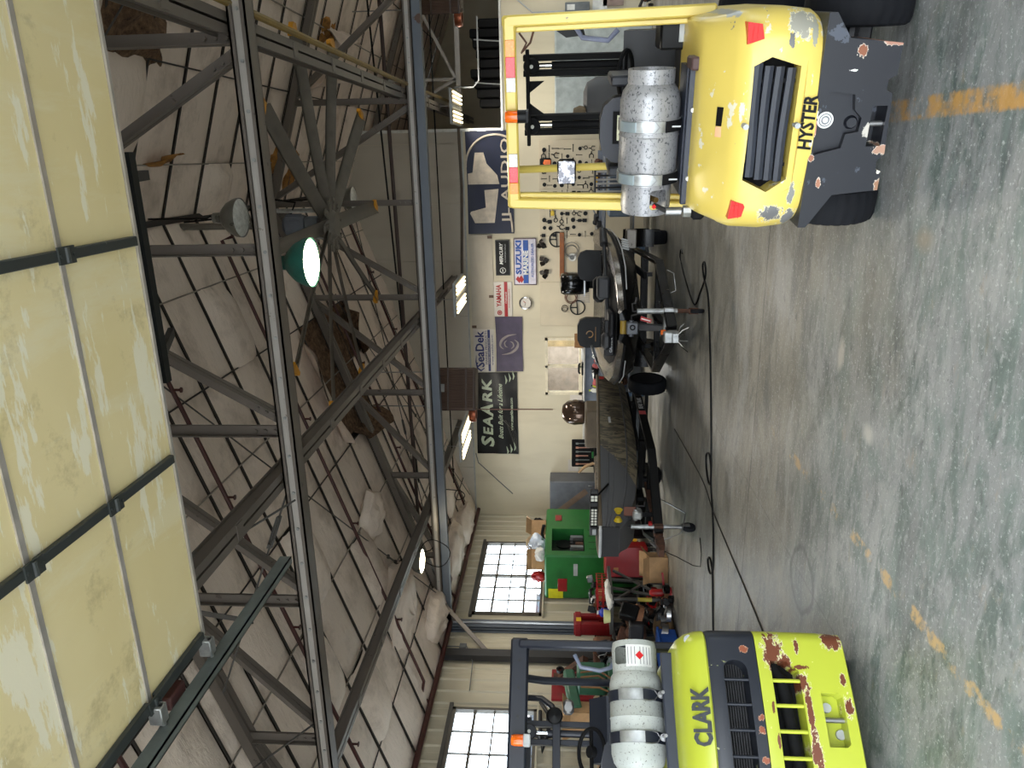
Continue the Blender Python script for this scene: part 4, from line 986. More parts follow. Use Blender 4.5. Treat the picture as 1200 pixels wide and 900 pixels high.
for q in (-1, 1):
    p = ob('guard_post', MB().bar((q * .50, .22, .9), (q * .515, .3, 1.99), .055, .09, (0, 1, 0), .012), CNAVP, ck)
    ob('guard_rail', MB().bar((q * .515, .3, 1.98), (q * .49, 1.35, 2.06), .06, .07, (0, 0, 1), .012), CNAVP, ck)
    ob('front_post', MB().tube([(q * .49, 1.32, 2.05), (q * .49, 1.45, 1.85), (q * .49, 1.5, .6)], .03, 10), CNAVP, ck)
gb2 = ob('guard_bar', MB().box(-.56, .555, .27, .33, 1.925, 2.045, .015), CNAVP, ck)
for k in range(4): ob('bolt', MB().cyl((-.1 + .17 * k, .265, 1.985), (-.1 + .17 * k, .272, 1.985), .01, n=8), DARK, gb2)
ob('guard_bar', MB().box(-.52, .52, 1.3, 1.36, 2.02, 2.08, .012), CNAVP, ck)
for k in range(6): x = -.38 + k * .15; ob('roof_bar', MB().bar((x, .33, 2.0), (x, 1.32, 2.05), .022, .05, (0, 0, 1), .004), CNAVP, ck)
bc = ob('beacon_base', MB().box(-.105, -.035, .2, .26, 1.90, 1.945, .006), LGREY, ck)
ob('beacon_lens', MB().lathe([(0, 2.02), (.028, 2.018), (.034, 2.0), (.034, 1.945), (0, 1.945)], (-.07, .23, 0), n=18), AMBER, bc, label='amber lens')
mast(ck, (.12, -.28), 1.55, 2.02, .13, CNAVP)
ob('mast_crossbar', MB().box(-.4, .24, 1.42, 1.47, 1.72, 1.78, .004), CNAVP, ck)
for z in (1.95, .6): ob('mast_crossbar', MB().box(-.4, .24, 1.6, 1.64, z, z + .06), CNAVP, ck)
st = ob('seat_back', MB().prism([(x * 1.15 - .22, z - .02) for x, z in s_], 'y', .45, .58), plain((.12, .13, .165), .5), ck); ob('seat_cushion', MB().box(-.45, 0, .5, .95, .98, 1.1, .04), plain((.12, .13, .165), .5), ck)
ob('chassis', MB().box(-.46, .46, .3, 1.5, .2, .62, .02).box(-.44, .44, .4, 1.1, .62, 1.04, .04), DARK, ck)
ob('dash', MB().prism([(1.1, 1.0), (1.4, 1.0), (1.42, 1.42), (1.3, 1.5), (1.12, 1.38)], 'x', -.1, .34), plain((.14, .16, .2), .5), ck)
w = ob('steering_wheel', MB().tube([(.15 * math.cos(a), .15 * math.sin(a), 0) for a in [2 * math.pi * k / 28 for k in range(28)]], .014, 8, closed=True).cyl((0, 0, -.02), (0, 0, .02), .04).bar((-.15, 0, 0), (.15, 0, 0), .03, .012), MATTE, ck); w.location = (-.05, 1.0, 1.5); w.rotation_euler = (R(35), 0, 0)
ar = ob('mirror_arm', MB().tube([(.33, 1.25, 1.98), (.32, 1.2, 1.86), (.26, 1.15, 1.78), (.22, 1.12, 1.76)], .022, 8), CNAVP, ck)
ob('mirror', MB().lathe([(0, -.02), (.05, -.012), (.06, 0), (.045, .03), (0, .045)], (.19, 1.1, 1.76), 'y', 20), BLACK, ar)
ob('spotlight', MB().box(.2, .3, 1.05, 1.15, 1.62, 1.7, .02).cyl((.24, 1.04, 1.66), (.24, 1.06, 1.66), .03), STEEL, ck)
ob('grab_handle', MB().tube([(.5, .5, 1.62), (.42, .5, 1.58), (.40, .5, 1.45), (.42, .5, 1.38), (.5, .5, 1.33)], .014, 8), plain((.4, .43, .5), .4), ck)
CX = .04
ob('bracket_plate', MB().box(CX - .36, CX + .335, -.235, -.19, 1.055, 1.13, .006), NAVY, ck)
for x in (CX + .24, CX - .23): ob('bracket_foot', MB().cyl((x, -.215, .98), (x, -.215, 1.06), .024, n=14), STEEL, ck)
ob('bracket_base', MB().box(CX - .33, CX + .3, -.19, .12, 1.05, 1.085), NAVY, ck)
for x in (CX + .115, CX - .11):
    sp_ = ob('strap', strap_mesh(x, .06, .1585, 20, 335, 0, 1.262), CNAVP, ck)
    ob('buckle', strap_mesh(x, .06, .164, 140, 188, 0, 1.262, 8, .014), GALV, sp_)
    ob('latch_wire', MB().tube([(x + dx, math.cos(R(a)) * .172, 1.262 + math.sin(R(a)) * .172) for a, dx in ((188, .032), (200, .034), (214, .026), (222, 0), (214, -.026), (200, -.034), (188, -.032))], .004, 6), STEEL, sp_)
    ob('latch_bolt', MB().cyl((x, -.15, 1.13), (x, -.24, 1.13), .01, n=8).cyl((x, -.14, 1.13), (x, -.15, 1.13), .022, n=8), STEEL, sp_)
tank('speckled white gas cylinder strapped on the lime forklift', (-3.215 + math.cos(R(49)) * CX, 3.568 + math.sin(R(49)) * CX, 1.262), R(49), TANKW, .50, True, (.335, -8, .05))
for q in (-1, 1): tire(ck, q * .33, .0, .22, .16, 24); tire(ck, q * .44, 1.4, .3, .2, 24)
# ------------------------------------------------------------------ boats and trailers
s = NT('reed_camouflage'); cz = s.scale((6, 9, 3.2))
c_ = s.mix(s.ramp(s.noise(1.3, 6, cz, .65, .6), .44, .54), (.47, .43, .35), (.30, .28, .235))
c_ = s.mix(s.ramp(s.noise(1.9, 6, s.scale((5, 7, 2.2)), .65, .8), .58, .62), c_, (.12, .11, .10))
xyz = s.sep(); seam = s.math('ADD', xyz[1], s.math('MULTIPLY', xyz[2], -1.4))
c_ = s.mix(s.ramp(seam, -.12, -.11), (.30, .30, .305), c_)
CAMO = s.out(c_, .62)
OLIVE = plain((.38, .33, .26), .55); DKCOVER = plain((.30, .30, .305), .7)
s = NT('metalflake'); f = s.noise(90, 2)
FLAKE = s.out(s.mix(s.ramp(f, .3, .7), (.26, .24, .22), (.46, .43, .39)), .22, .7)
GLOSS = plain((.035, .035, .04), .12, .0, .1); GLOSS.node_tree.nodes['Principled BSDF'].inputs['Specular IOR Level'].default_value = .5
HULLB = plain((.022, .023, .028), .25, 0, .1)

def boat_trailer(t, spec):
    """bow end at local y = 0 (coupler), tyres toward +y"""
    r, w, ty, tx, ry0, ry1, rw, zf = spec['r'], spec['w'], spec['ty'], spec['tx'], spec['ry0'], spec['ry1'], spec['rw'], spec['zf']
    FM = spec['mat']
    for q in (-1, 1):
        ob('frame_rail', MB().bar((q * rw, ry0, zf), (q * rw, ry1, zf), .06, .12, b=.008), FM, t)
        ob('tongue_arm', MB().bar((q * .06, .25, zf), (q * rw, ry0 + .02, zf), .06, .12, b=.008), FM, t)
        ob('bunk', MB().box(q * rw * .7 - .05, q * rw * .7 + .05, ry0 + .5, ry1, zf + .1, zf + .15, .01), MATTE, t)
        for y in (ry0 + .7, ry1 - .4): ob('bunk_bracket', MB().box(q * rw * .7 - .03, q * rw * .7 + .03, y - .03, y + .03, zf, zf + .1), FM, t)
        tr = tire(t, q * tx, ty, r, w, 22)
        fn = lambda k: R(200 * k / 12 - 10)
        fm = MB()
        rings = [[(q * tx - w * .62, ty + (r + .06) * math.cos(fn(k)), r + (r + .06) * math.sin(fn(k))), (q * tx + w * .62, ty + (r + .06) * math.cos(fn(k)), r + (r + .06) * math.sin(fn(k))), (q * tx + w * .62, ty + (r + .075) * math.cos(fn(k)), r + (r + .075) * math.sin(fn(k))), (q * tx - w * .62, ty + (r + .075) * math.cos(fn(k)), r + (r + .075) * math.sin(fn(k)))] for k in range(13)]
        if spec['fender']: ob('fender', MB().loft(rings), spec['fender'], t)
    ob('tongue', MB().bar((0, .05, zf), (0, ry0 + .3, zf), .07, .09, b=.008), spec.get('tm', FM), t)
    for y in (ry0 + .1, (ry0 + ry1) / 2, ry1): ob('cross_member', MB().box(-rw, rw, y - .04, y + .04, zf - .05, zf + .03, .006), FM, t)
    ob('axle', MB().box(-tx, tx, ty - .03, ty + .03, r - .03, r + .03), FM, t)
    cp = ob('coupler', MB().loft([[(-a, y, zf + z0) , (a, y, zf + z0), (a, y, zf + z1), (-a, y, zf + z1)] for y, a, z0, z1 in ((.18, .045, -.05, .06), (.02, .045, -.05, .06), (-.06, .06, -.04, .05), (-.13, .05, -.02, .04))]), spec['cm'], t)
    ob('coupler_latch', MB().bar((0, .0, zf + .06), (0, .12, zf + .12), .03, .015), STEEL, cp)
    jx, jy = spec['jack']
    j = ob('jack_tube', MB().cyl((jx, jy, spec['jz']), (jx, jy, zf - .1), .032, n=14), GALV, t)
    ob('jack_leg', MB().cyl((jx, jy, zf - .1), (jx, jy, .16), .026, n=12), spec['jm'], j)
    ob('jack_fork', MB().box(jx - .035, jx - .028, jy - .03, jy + .03, .07, .18).box(jx + .028, jx + .035, jy - .03, jy + .03, .07, .18).box(jx - .035, jx + .035, jy - .03, jy + .03, .165, .18), spec['jm'], j)
    ob('jack_wheel', MB().lathe([(0, -.022), (.04, -.024), (.085, -.02), (.088, 0), (.085, .02), (.04, .024), (0, .022)], (jx, jy, .085), 'x', 20), RUBBER, j)
    ob('jack_crank', MB().tube([(jx, jy, spec['jz']), (jx, jy, spec['jz'] + .05), (jx + .09, jy, spec['jz'] + .06), (jx + .1, jy, spec['jz'] + .02), (jx + .17, jy, spec['jz'] + .01)], [.01, .01, .01, .017, .017], 8), DARK, j)
    ob('jack_mount', MB().box(min(0, jx) - .02, max(0, jx) + .04, jy - .05, jy + .05, zf - .06, zf + .06, .008), spec['cm'], t)

# jon boat on the left
J0, JT = (-4.72, 8.3, 0), R(-4)
tr1 = thing('boat_trailer', 'black trailer under the camouflage jon boat, its silver jack standing on the floor', 'trailer', J0, JT)
boat_trailer(tr1, dict(r=.31, w=.2, ty=3.5, tx=.85, ry0=1.35, ry1=3.95, rw=.68, zf=.47, mat=plain((.06, .06, .062), .5), fender=None, tm=RUST, cm=RUST, jack=(.1, .32), jz=.82, jm=STEEL))
ob('winch_post', MB().bar((.1, .62, .45), (.34, .22, .9), .06, .06, b=.01), DARK, tr1)
WXY = Matrix.Translation((.36, -.22, -.02))
wi = ob('winch', MB().box(-.07, .05, .38, .5, .72, .84, .02).cyl((-.09, .44, .8), (.07, .44, .8), .035, n=12).xf(WXY), GALV, tr1)
ob('winch_strap', MB().box(-.03, .10, .42, .43, .80, .95, .004).xf(WXY), plain((.42, .27, .22), .8), wi)
ob('winch_handle', MB().tube([(.07, .44, .8), (.12, .42, .8), (.14, .38, .7), (.2, .38, .7)], .01, 6).xf(WXY), DARK, wi)
for q in (-1, 1): ob('bow_roller', MB().lathe([(0, -.02), (.03, -.02), (.04, 0), (.055, .03), (0, .03)], ax='x', n=14).xf(WXY @ Matrix.Translation((-.02, .42, 1.02)) @ Matrix.Translation((q * .05, 0, 0)) @ Matrix.Scale(q, 4, (1, 0, 0))), plain((.72, .62, .08), .5), tr1, label='yellow rubber roller')
ob('marker_light', MB().box(.12, .16, .3, .36, .55, .6, .006), RED, tr1)
ob('trailer_decal', MB().box(.712, .716, 2.7, 3.3, .42, .52), MATTE, tr1)
text('decal_lettering', 'BEAR TRAX', .10, LGREY, tr1, (.718, 2.98, .47), (R(90), 0, R(90)), .001, .02, sx=.85)
ob('decal_flag', MB().box(.712, .717, 2.56, 2.68, .42, .52), plain((.7, .3, .3), .5), tr1)
ob('light_cable', MB().tube([(0, -.08, .44), (.0, -.2, .3), (-.05, -.3, .12), (-.1, -.25, .02), (.05, -.2, .01), (.18, -.05, .01)], .006, 6), BLACK, tr1)
ob('safety_chain', MB().tube([(.05, .1, .42), (.12, .15, .2), (.2, .5, .1), (.1, .9, .25), (.05, 1.2, .42)], .008, 6), STEEL, tr1)

jb = thing('jon_boat', 'flat camouflage jon boat with smooth dark grey bow on a black trailer', 'boat', (*J0[:2], 0), JT)
JS = [(.12, .22, .98, 1.225), (.3, .30, .86, 1.225), (.7, .45, .74, 1.22), (1.3, .66, .66, 1.205), (2.0, .75, .63, 1.18), (3.0, .79, .625, 1.14), (4.05, .79, .625, 1.11)]
def jr(y, hw, zb, zt):
    bw = hw * .74; t_ = .03; zc = zb + (zt - zb) * .3
    return [(-hw, y, zt), (-hw * .95, y, zc), (-bw, y, zb), (bw, y, zb), (hw * .95, y, zc), (hw, y, zt), (hw - t_, y, zt), (bw - t_, y, zb + .06), (-bw + t_, y, zb + .06), (-hw + t_, y, zt)]
ob('hull', MB().loft([jr(*q) for q in JS]), CAMO, jb, ang=40)
for q in (-1, 1):
    ob('gunwale', MB().tube([(q * hw, y, zt) for y, hw, zb, zt in JS], .024, 8), OLIVE, jb)
    ob('chine_strake', MB().tube([(q * hw * .93, y, zb + (zt - zb) * .28) for y, hw, zb, zt in JS], .014, 6), DKCOVER, jb)
for k in range(4): ob('bow_strake', MB().tube([(hw * (.995 - .035 * k) + .006, y, zt - (zt - zb) * (.25 + .14 * k)) for y, hw, zb, zt in JS[:4]], .01, 6), DKCOVER, jb)
ob('bow_cap', MB().tube([(-.23, .12, 1.225), (-.12, .08, 1.225), (.12, .08, 1.225), (.23, .12, 1.225)], .02, 8), LGREY, jb, label='pale cap on the bow edge')
ob('bow_plate', MB().prism([(-.215, .985), (.215, .985), (.22, 1.215), (-.22, 1.215)], 'y', .10, .13), plain((.17, .17, .175), .8), jb)
ob('bow_deck', MB().prism([(-.22, .14), (.22, .14), (.42, .7), (-.42, .7)], 'z', 1.14, 1.165), OLIVE, jb)
ob('front_deck', MB().prism([(-.42, .7), (.42, .7), (.62, 1.4), (-.62, 1.4)], 'z', 1.08, 1.1), DKCOVER, jb)
for y in (2.3, 3.2): ob('bench_seat', MB().box(-.7, .7, y - .16, y + .16, .9, 1.02, .02), OLIVE, jb)
ob('floor_deck', MB().box(-.5, .5, 1.4, 3.95, .69, .72), DKCOVER, jb)
lb = ob('light_bar', MB().box(-.10, .58, .40, .46, 1.245, 1.35, .012), plain((.17, .17, .18), .45), jb)
for a, n_, cols in ((.42, 3, 2), (.06, 2, 7)): pass
def leds(x0, nx, nz, st, sz_):
    first = None
    for i in range(nx):
        for k in range(nz):
            loc = (x0 + i * st, .395, 1.275 + k * st)
            if first is None: first = ob('light_cell', MB().box(-sz_, sz_, -.006, .004, -sz_, sz_, .003), plain((.88, .88, .84), .15, .2), lb); first.location = loc
            else: share(first, 'light_cell', loc, None, lb)
leds(.08, 6, 2, .042, .016); leds(.44, 2, 2, .045, .019)
ob('light_frame', MB().box(.03, .34, .393, .4, 1.25, 1.345), MATTE, lb); ob('light_frame', MB().box(.40, .53, .393, .4, 1.25, 1.345), MATTE, lb)
ob('switch_plate', MB().box(-.08, .0, .392, .4, 1.265, 1.315), LGREY, lb)
ob('light_stand', MB().cyl((.0, .43, 1.165), (.0, .43, 1.25), .015).cyl((.48, .75, 1.1), (.48, .46, 1.25), .015), BLACK, jb)
sb = ob('motor_console', MB().box(-.35, .35, 3.5, 4.0, 1.0, 1.32, .03), OLIVE, jb)
om = ob('outboard_cowl', MB().loft([[(cx + a * math.cos(q) , 4.28 + b * math.sin(q), z) for q in [2 * math.pi * k / 20 for k in range(20)]] for z, a, b, cx in ((1.30, .17, .26, .0), (1.34, .20, .30, 0), (1.5, .215, .31, .0), (1.62, .19, .26, .0), (1.70, .12, .17, .0), (1.72, .04, .06, 0))]), plain((.34, .27, .22), .15, .5, .2, 4, 'brown_cowl'), jb, label='glossy brown outboard cowl')
ob('outboard_leg', MB().box(-.08, .08, 4.15, 4.4, .5, 1.3, .03), MATTE, jb); ob('propeller_shaft', MB().cyl((0, 4.1, .45), (0, 4.55, .45), .05), MATTE, jb)
ob('stern_marker', MB().box(.80, .81, 3.85, 3.95, 1.0, 1.08), plain((.6, .1, .1), .5), jb, label='red marker')
ob('hull_decal', MB().box(.772, .778, 2.1, 2.3, .985, 1.02), LGREY, jb)
ob('deck_wiring', MB().tube([(.2, .9, 1.2), (.35, 1.0, 1.22), (.4, 1.3, 1.16), (.5, 1.6, 1.2)], .012, 6), LGREY, jb)

# bass boat on the right
B0, BT = (-2.0, 8.3, 0), R(4)
tr2 = thing('boat_trailer', 'black trailer under the dark bass boat, rusty jack leg and wires at its coupler', 'trailer', B0, BT)
boat_trailer(tr2, dict(r=.32, w=.22, ty=4.0, tx=.98, ry0=1.6, ry1=5.6, rw=.74, zf=.42, mat=plain((.07, .07, .075), .3), fender=plain((.06, .06, .065), .25), cm=GALV, jack=(.22, .55), jz=.80, jm=RUST))
for q in (-1, 1):
    tire(tr2, q * .98, 4.75, .32, .22, 22)
    st_ = ob('fender_step', MB().box(q * .98 - .15, q * .98 + .15, 3.25, 3.5, .56, .72, .015), plain((.45, .43, .4), .3, .4), tr2, label='pale step plate')
    ob('marker_light', MB().box(q * .42 - .03, q * .42 + .03, .98, 1.03, .40, .46, .008), ORANGE, tr2, label='orange marker light')
ob('marker_light', MB().box(-.03, .03, .28, .33, .48, .54, .008), ORANGE, tr2, label='orange marker light')
ob('winch_post', MB().bar((0, .62, .42), (0, .78, .9), .08, .1, b=.01), DARK, tr2)
wi = ob('winch', MB().box(-.07, .08, .56, .68, .78, .92, .012).cyl((-.1, .62, .86), (.1, .62, .86), .03), plain((.33, .34, .36), .45, .4), tr2)
ob('winch_eye', MB().lathe([(.02, -.005), (.035, -.005), (.035, .005), (.02, .005)], (.02, .55, .85), 'y', 14), MATTE, wi)
ob('bow_roller', MB().cyl((-.08, .72, .95), (.08, .72, .95), .04), plain((.55, .45, .16), .5), tr2, label='tan bow roller')
ob('winch_handle', MB().tube([(.1, .62, .86), (.16, .6, .86), (.2, .55, .74), (.28, .55, .74)], .012, 6), DARK, wi)
tg = ob('warning_label', MB().bar((.10, .52, .63), (.14, .52, .76), .05, .004, up=(0, 1, 0)), RED, tr2, label='red label strip')
ob('label_print', MB().bar((.105, .517, .64), (.135, .517, .75), .012, .004, up=(0, 1, 0)), WHITE, tg)
ob('plug_box', MB().box(-.06, .06, -.1, .04, .46, .55, .01), GALV, tr2)
for k in range(6):
    a = -1.2 + k * .5; ob('loose_wire', MB().tube([(0, -.06, .45), (.06 * math.sin(a), -.12, .40), (.13 * math.sin(a), -.14, .33 + .03 * (k % 3)), (.17 * math.sin(a), -.12, .29 + .05 * (k % 2))], .005, 5), (BLACK, WHITE, STEEL)[k % 3], tr2)
ob('pickup_loop', MB().tube([(.38, 1.0, .36), (.42, .98, .28), (.62, 1.2, .28), (.66, 1.25, .36)], .008, 6), STEEL, tr2)

bb_ = thing('bass_boat', 'low dark bass boat with silver flake gunwale, bow toward the viewer', 'boat', B0, BT)
BS = [(.74, .22, .90, .985), (.86, .46, .80, 1.0), (1.1, .72, .70, 1.02), (1.6, .92, .63, 1.045), (2.5, 1.05, .575, 1.06), (3.6, 1.12, .565, 1.075), (5.0, 1.12, .565, 1.085), (6.1, 1.08, .565, 1.085)]
def br_(y, hw, zb, zt):
    h = zt - zb
    return [(-hw, y, zt - .05), (-hw * .97, y, zt - h * .3), (-hw * .8, y, zb + h * .25), (0, y, zb), (hw * .8, y, zb + h * .25), (hw * .97, y, zt - h * .3), (hw, y, zt - .05), (hw * .94, y, zt), (hw * .72, y, zt + .015), (0, y, zt + .03 * 0 + .0), (-hw * .72, y, zt + .015), (-hw * .94, y, zt)]
ob('hull', MB().loft([br_(*q) for q in BS]), HULLB, bb_, ang=50)
for q in (-1, 1):
    n_ = len(BS)
    ob('gunwale', MB().loft([[(q * hw * 1.0, y, zt - .045), (q * (hw * .97), y, zt + .022), (q * hw * .80, y, zt + .032), (q * hw * .74, y, zt + .01)] for y, hw, zb, zt in BS]), FLAKE, bb_, ang=50)
    ob('rub_rail', MB().tube([(q * (hw + .006), y, zt - .06) for y, hw, zb, zt in BS], .017, 8), MATTE, bb_)
    ob('pinstripe', MB().tube([(q * (hw * .985 + .006), y, zt - .06 - (zt - zb) * .17) for y, hw, zb, zt in BS[1:]], .008, 6), LGREY, bb_)
    st = ob('boat_seat', MB().loft([[(q * .55 + a * cx, 3.6 + yy + (.05 if cx else 0), z) for cx, yy in ((-1, 0), (1, 0), (1, .18), (-1, .18))] for z, a in ((1.05, .2), (1.1, .24), (1.32, .25), (1.42, .21), (1.46, .12))]), plain((.018, .018, .02), .4), bb_)
ob('seat_emblem', MB().lathe([(.045, -.004), (.06, -.004), (.06, .004), (.045, .004)], (-.56, 3.595, 1.26), 'y', 20, .8).box(-.68, -.44, 3.594, 3.598, 1.16, 1.168), plain((.6, .42, .16), .4), st, label='tan ring emblem')
for k in range(5): ob('hull_decal', MB().bar((.90 + .028 * k, 1.72 + .05 * k, .81), (.925 + .028 * k, 1.74 + .05 * k, .90), .03, .006, up=(1, -.8, 0)), LGREY, bb_)
ob('front_deck', MB().loft([[(-hw * .7, y, zt + .016), (hw * .7, y, zt + .016), (hw * .7, y, zt + .024), (-hw * .7, y, zt + .024)] for y, hw, zb, zt in BS[1:5]]), MATTE, bb_)
tm = ob('trolling_motor', MB().cyl((-.25, 1.05, 1.1), (.95, 2.2, 1.12), .028).cyl((.95, 2.2, 1.12), (1.15, 2.4, 1.13), .06, .05), plain((.13, .13, .14), .5), bb_)
ob('trolling_mount', MB().box(-.16, .16, .9, 1.7, 1.04, 1.12, .03), plain((.1, .1, .11), .5), tm); ob('trolling_head', MB().box(-.34, -.12, .95, 1.15, 1.08, 1.2, .04), plain((.15, .15, .16), .5), tm)
gp = ob('fish_finder', MB().box(-.42, .05, 1.0, 1.06, 1.04, 1.17, .012), plain((.10, .10, .11), .4), bb_, label='dark screen unit'); gp.rotation_euler = (0, 0, 0)
text('screen_lettering', 'GARMIN', .05, LGREY, gp, (-.28, .998, 1.08), (R(90), 0, 0), .001, .01)
ob('pedal', MB().box(.25, .55, 1.5, 1.75, 1.07, 1.24, .03), plain((.16, .165, .18), .55), bb_)
ob('bow_chair', MB().box(.15, .5, 2.0, 2.3, 1.1, 1.27, .05).cyl((.3, 2.2, 1.05), (.3, 2.2, 1.12), .04), plain((.07, .07, .08), .6), bb_)
ob('net_handle', MB().tube([(-.95, 2.2, 1.1), (-.7, 2.0, 1.22), (-.45, 1.9, 1.3), (-.5, 2.2, 1.28), (-.8, 2.5, 1.2), (-.95, 2.2, 1.1)], .01, 6), STEEL, bb_)
for k in range(7): ob('coiled_rope', MB().tube([(.62 + .12 * math.cos(a) + .03 * k, 2.4 + .12 * math.sin(a), 1.1 + .02 * k) for a in [q * .5 for q in range(14)]], .01, 6), MATTE, bb_) if k < 3 else None
om = ob('outboard_cowl', MB().loft([[(a * math.copysign(abs(math.cos(q)) ** .6, math.cos(q)), 6.5 + b * math.copysign(abs(math.sin(q)) ** .6, math.sin(q)), z) for q in [2 * math.pi * k / 24 for k in range(24)]] for z, a, b in ((1.18, .17, .24), (1.3, .21, .3), (1.5, .225, .33), (1.68, .22, .32), (1.74, .19, .28), (1.76, .1, .15))]), GLOSS, bb_, label='tall glossy black outboard cowl')
ob('cowl_band', MB().box(-.22, .22, 6.17, 6.2, 1.26, 1.29), STEEL, om); ob('red_flash', MB().box(.08, .2, 6.18, 6.22, 1.2, 1.25), RED, om)
ob('outboard_leg', MB().box(-.09, .09, 6.35, 6.65, .45, 1.2, .03), MATTE, bb_)

# hose and cords on the floor
def cord(pts, r, label, mat=BLACK, z=None):
    z = r if z is None else z
    P = [Vector((p[0], p[1], z)) for p in pts]; S = []
    for i in range(len(P) - 1):
        p0, p1, p2, p3 = P[max(0, i - 1)], P[i], P[i + 1], P[min(len(P) - 1, i + 2)]
        for k in range(6):
            t = k / 6; S.append(.5 * ((2 * p1) + (p2 - p0) * t + (2 * p0 - 5 * p1 + 4 * p2 - p3) * t * t + (3 * p1 - p0 - 3 * p2 + p3) * t ** 3))
    S.append(P[-1]); o = S[0]
    return single('extension_cord', MB().tube([q - o for q in S], r, 6), mat, label, 'cord', o)
cord([(-1.35, 10.62), (-1.31, 10.75), (-1.45, 10.78), (-1.68, 10.2), (-1.86, 9.48), (-1.64, 9.12), (-1.4, 8.85), (-1.25, 8.93), (-1.29, 9.05), (-1.42, 8.95), (-1.56, 8.66), (-1.77, 8.5), (-2.48, 8.18), (-3.18, 7.93), (-3.4, 7.86), (-3.6, 7.84), (-3.66, 7.93), (-3.56, 8.11), (-3.40, 8.16), (-3.33, 8.0), (-3.45, 7.86), (-3.64, 7.80), (-4.01, 7.56), (-4.44, 7.44), (-4.60, 7.52), (-4.62, 7.65), (-4.53, 7.72), (-4.46, 7.6), (-4.57, 7.43), (-5.1, 7.23), (-6.2, 6.8)], .011, 'black cord with loops running along the floor in front of the boats')
cord([(-4.0, 10.6), (-3.86, 9.12), (-3.80, 8.2), (-3.87, 7.6), (-3.88, 6.6), (-3.89, 5.5), (-3.95, 4.6)], .007, 'thin dark cord running from the jon boat toward the lime forklift', plain((.16, .15, .14), .6))
# ------------------------------------------------------------------ signs and banners on the back wall
YW = 15.99
def cloth(name, x0, x1, z0, z1, mat, label, cat='banner', y=YW - .012, amp=.006, seed=0, nu=24, nv=14, parent=None):
    q = random.Random(seed); p = [q.uniform(0, 6) for _ in range(4)]
    cx, cz = (x0 + x1) / 2, (z0 + z1) / 2
    def fn(u, v):
        e = amp * (math.sin(9 * u + 3 * v + p[0]) + .6 * math.sin(14 * v - 6 * u + p[1]) + .5 * math.sin(25 * u + p[2]))
        edge = .012 * math.sin(math.pi * u) if amp > .004 else 0
        return (x0 - cx + (x1 - x0) * u, e - .01, z0 - cz + (z1 - z0) * v + edge * (1 if v > .5 else -.3) * -abs(2 * v - 1))
    m = MB().grid(fn, nu, nv); n = len(m.v); m.v += [(x, yy + .004, z) for x, yy, z in m.v]; m.f += [tuple(i + n for i in f[::-1]) for f in m.f]
    if parent is None:
        t = thing(name, label, cat, (cx, y, cz)); ob('sheet', m, mat, t, ang=70, fix=False); return t
def panel(name, x0, x1, z0, z1, mat, label, cat='sign', th=.02, frame=None):
    cx, cz = (x0 + x1) / 2, (z0 + z1) / 2
    t = thing(name, label, cat, (cx, YW - .005, cz)); ob('board', MB().box(x0 - cx, x1 - cx, -th, 0, z0 - cz, z1 - cz, .003), mat, t)
    if frame:
        w = .018; m = MB(); a, b, c, d = x0 - cx, x1 - cx, z0 - cz, z1 - cz
        m.box(a, b, -th - .008, -th, c, c + w).box(a, b, -th - .008, -th, d - w, d).box(a, a + w, -th - .008, -th, c, d).box(b - w, b, -th - .008, -th, c, d); ob('frame', m, frame, t)
    return t
def put(t, body, size, mat, x, z, y=-.026, **k): return text(k.pop('name', 'lettering'), body, size, mat, t, (x, y, z), (R(90), 0, 0), .002, **k)
def flat(t, name, poly, mat, y=-.026, th=.003): return ob(name, MB().prism(poly, 'y', y - th, y), mat, t, ang=0)
NAVYB = plain((.07, .10, .21), .5, 0, .12, 4); SUZB = plain((.10, .29, .60), .45); INKB = plain((.13, .17, .40), .5)
WB = plain((.80, .77, .73), .5, 0, .06, 3); MERB = plain((.025, .025, .028), .5)

t = cloth('hanging_banner', -1.56, .54, 2.74, 3.73, NAVYB, 'dark blue banner with a big white J L mark, partly behind the yellow guard', amp=.008, seed=1)
LW = plain((.78, .73, .66), .5)
flat(t, 'logo_shape', [(-.82, -.08), (-.82, .34), (-.62, .44), (-.58, .42), (-.50, .10), (-.14, .12), (-.12, -.18)], LW)
flat(t, 'logo_shape', [(-.02, -.20), (-.02, .46), (.20, .46), (.22, .36), (.62, .30), (.62, .12), (.40, .06), (.16, -.16)], LW)
put(t, 'JL AUDIO', .235, LW, .05, -.33, bold=.012, space=1.08, fw=1.72)
ob('arc', MB().tube([(.35 + .62 * math.cos(a), -.028, -.12 + .62 * math.sin(a)) for a in [R(-28 + 6 * k) for k in range(21)]], .022, 6), LW, t)
ob('arc', MB().tube([(-1.02 + .2 * k, -.028, -.46 + .012 * k * k) for k in range(3)], .022, 6), LW, t)
t = cloth('hanging_banner', -3.66, -1.58, 3.22, 3.73, plain((.74, .70, .63), .6, 0, .05, 2), 'blank faded cream banner between the dark blue and white banners', amp=.006, seed=2)
for x, z in ((-.98, .2), (-.3, -.2), (.99, -.2)): ob('tape', MB().box(x - .03, x + .03, -.03, -.024, z - .05, z + .05), plain((.35, .26, .2), .6), t)
t = panel('shop_sign', -2.46, -1.70, 2.85, 3.16, MERB, 'small black sign with white lettering above the white yacht sign', frame=DARK)
put(t, 'MERCURY', .10, WHITE, .08, .025, y=-.024, bold=.03, shear=.25, fw=.47); put(t, 'AUTHORIZED DEALER', .04, LGREY, .1, -.06, y=-.024, fw=.4)
ob('ring_logo', MB().lathe([(.052, -.004), (.064, -.004), (.064, .002), (.052, .002)], (-.27, -.024, 0), 'y', 22).box(-.3, -.24, -.027, -.023, -.01, .012), WHITE, t)
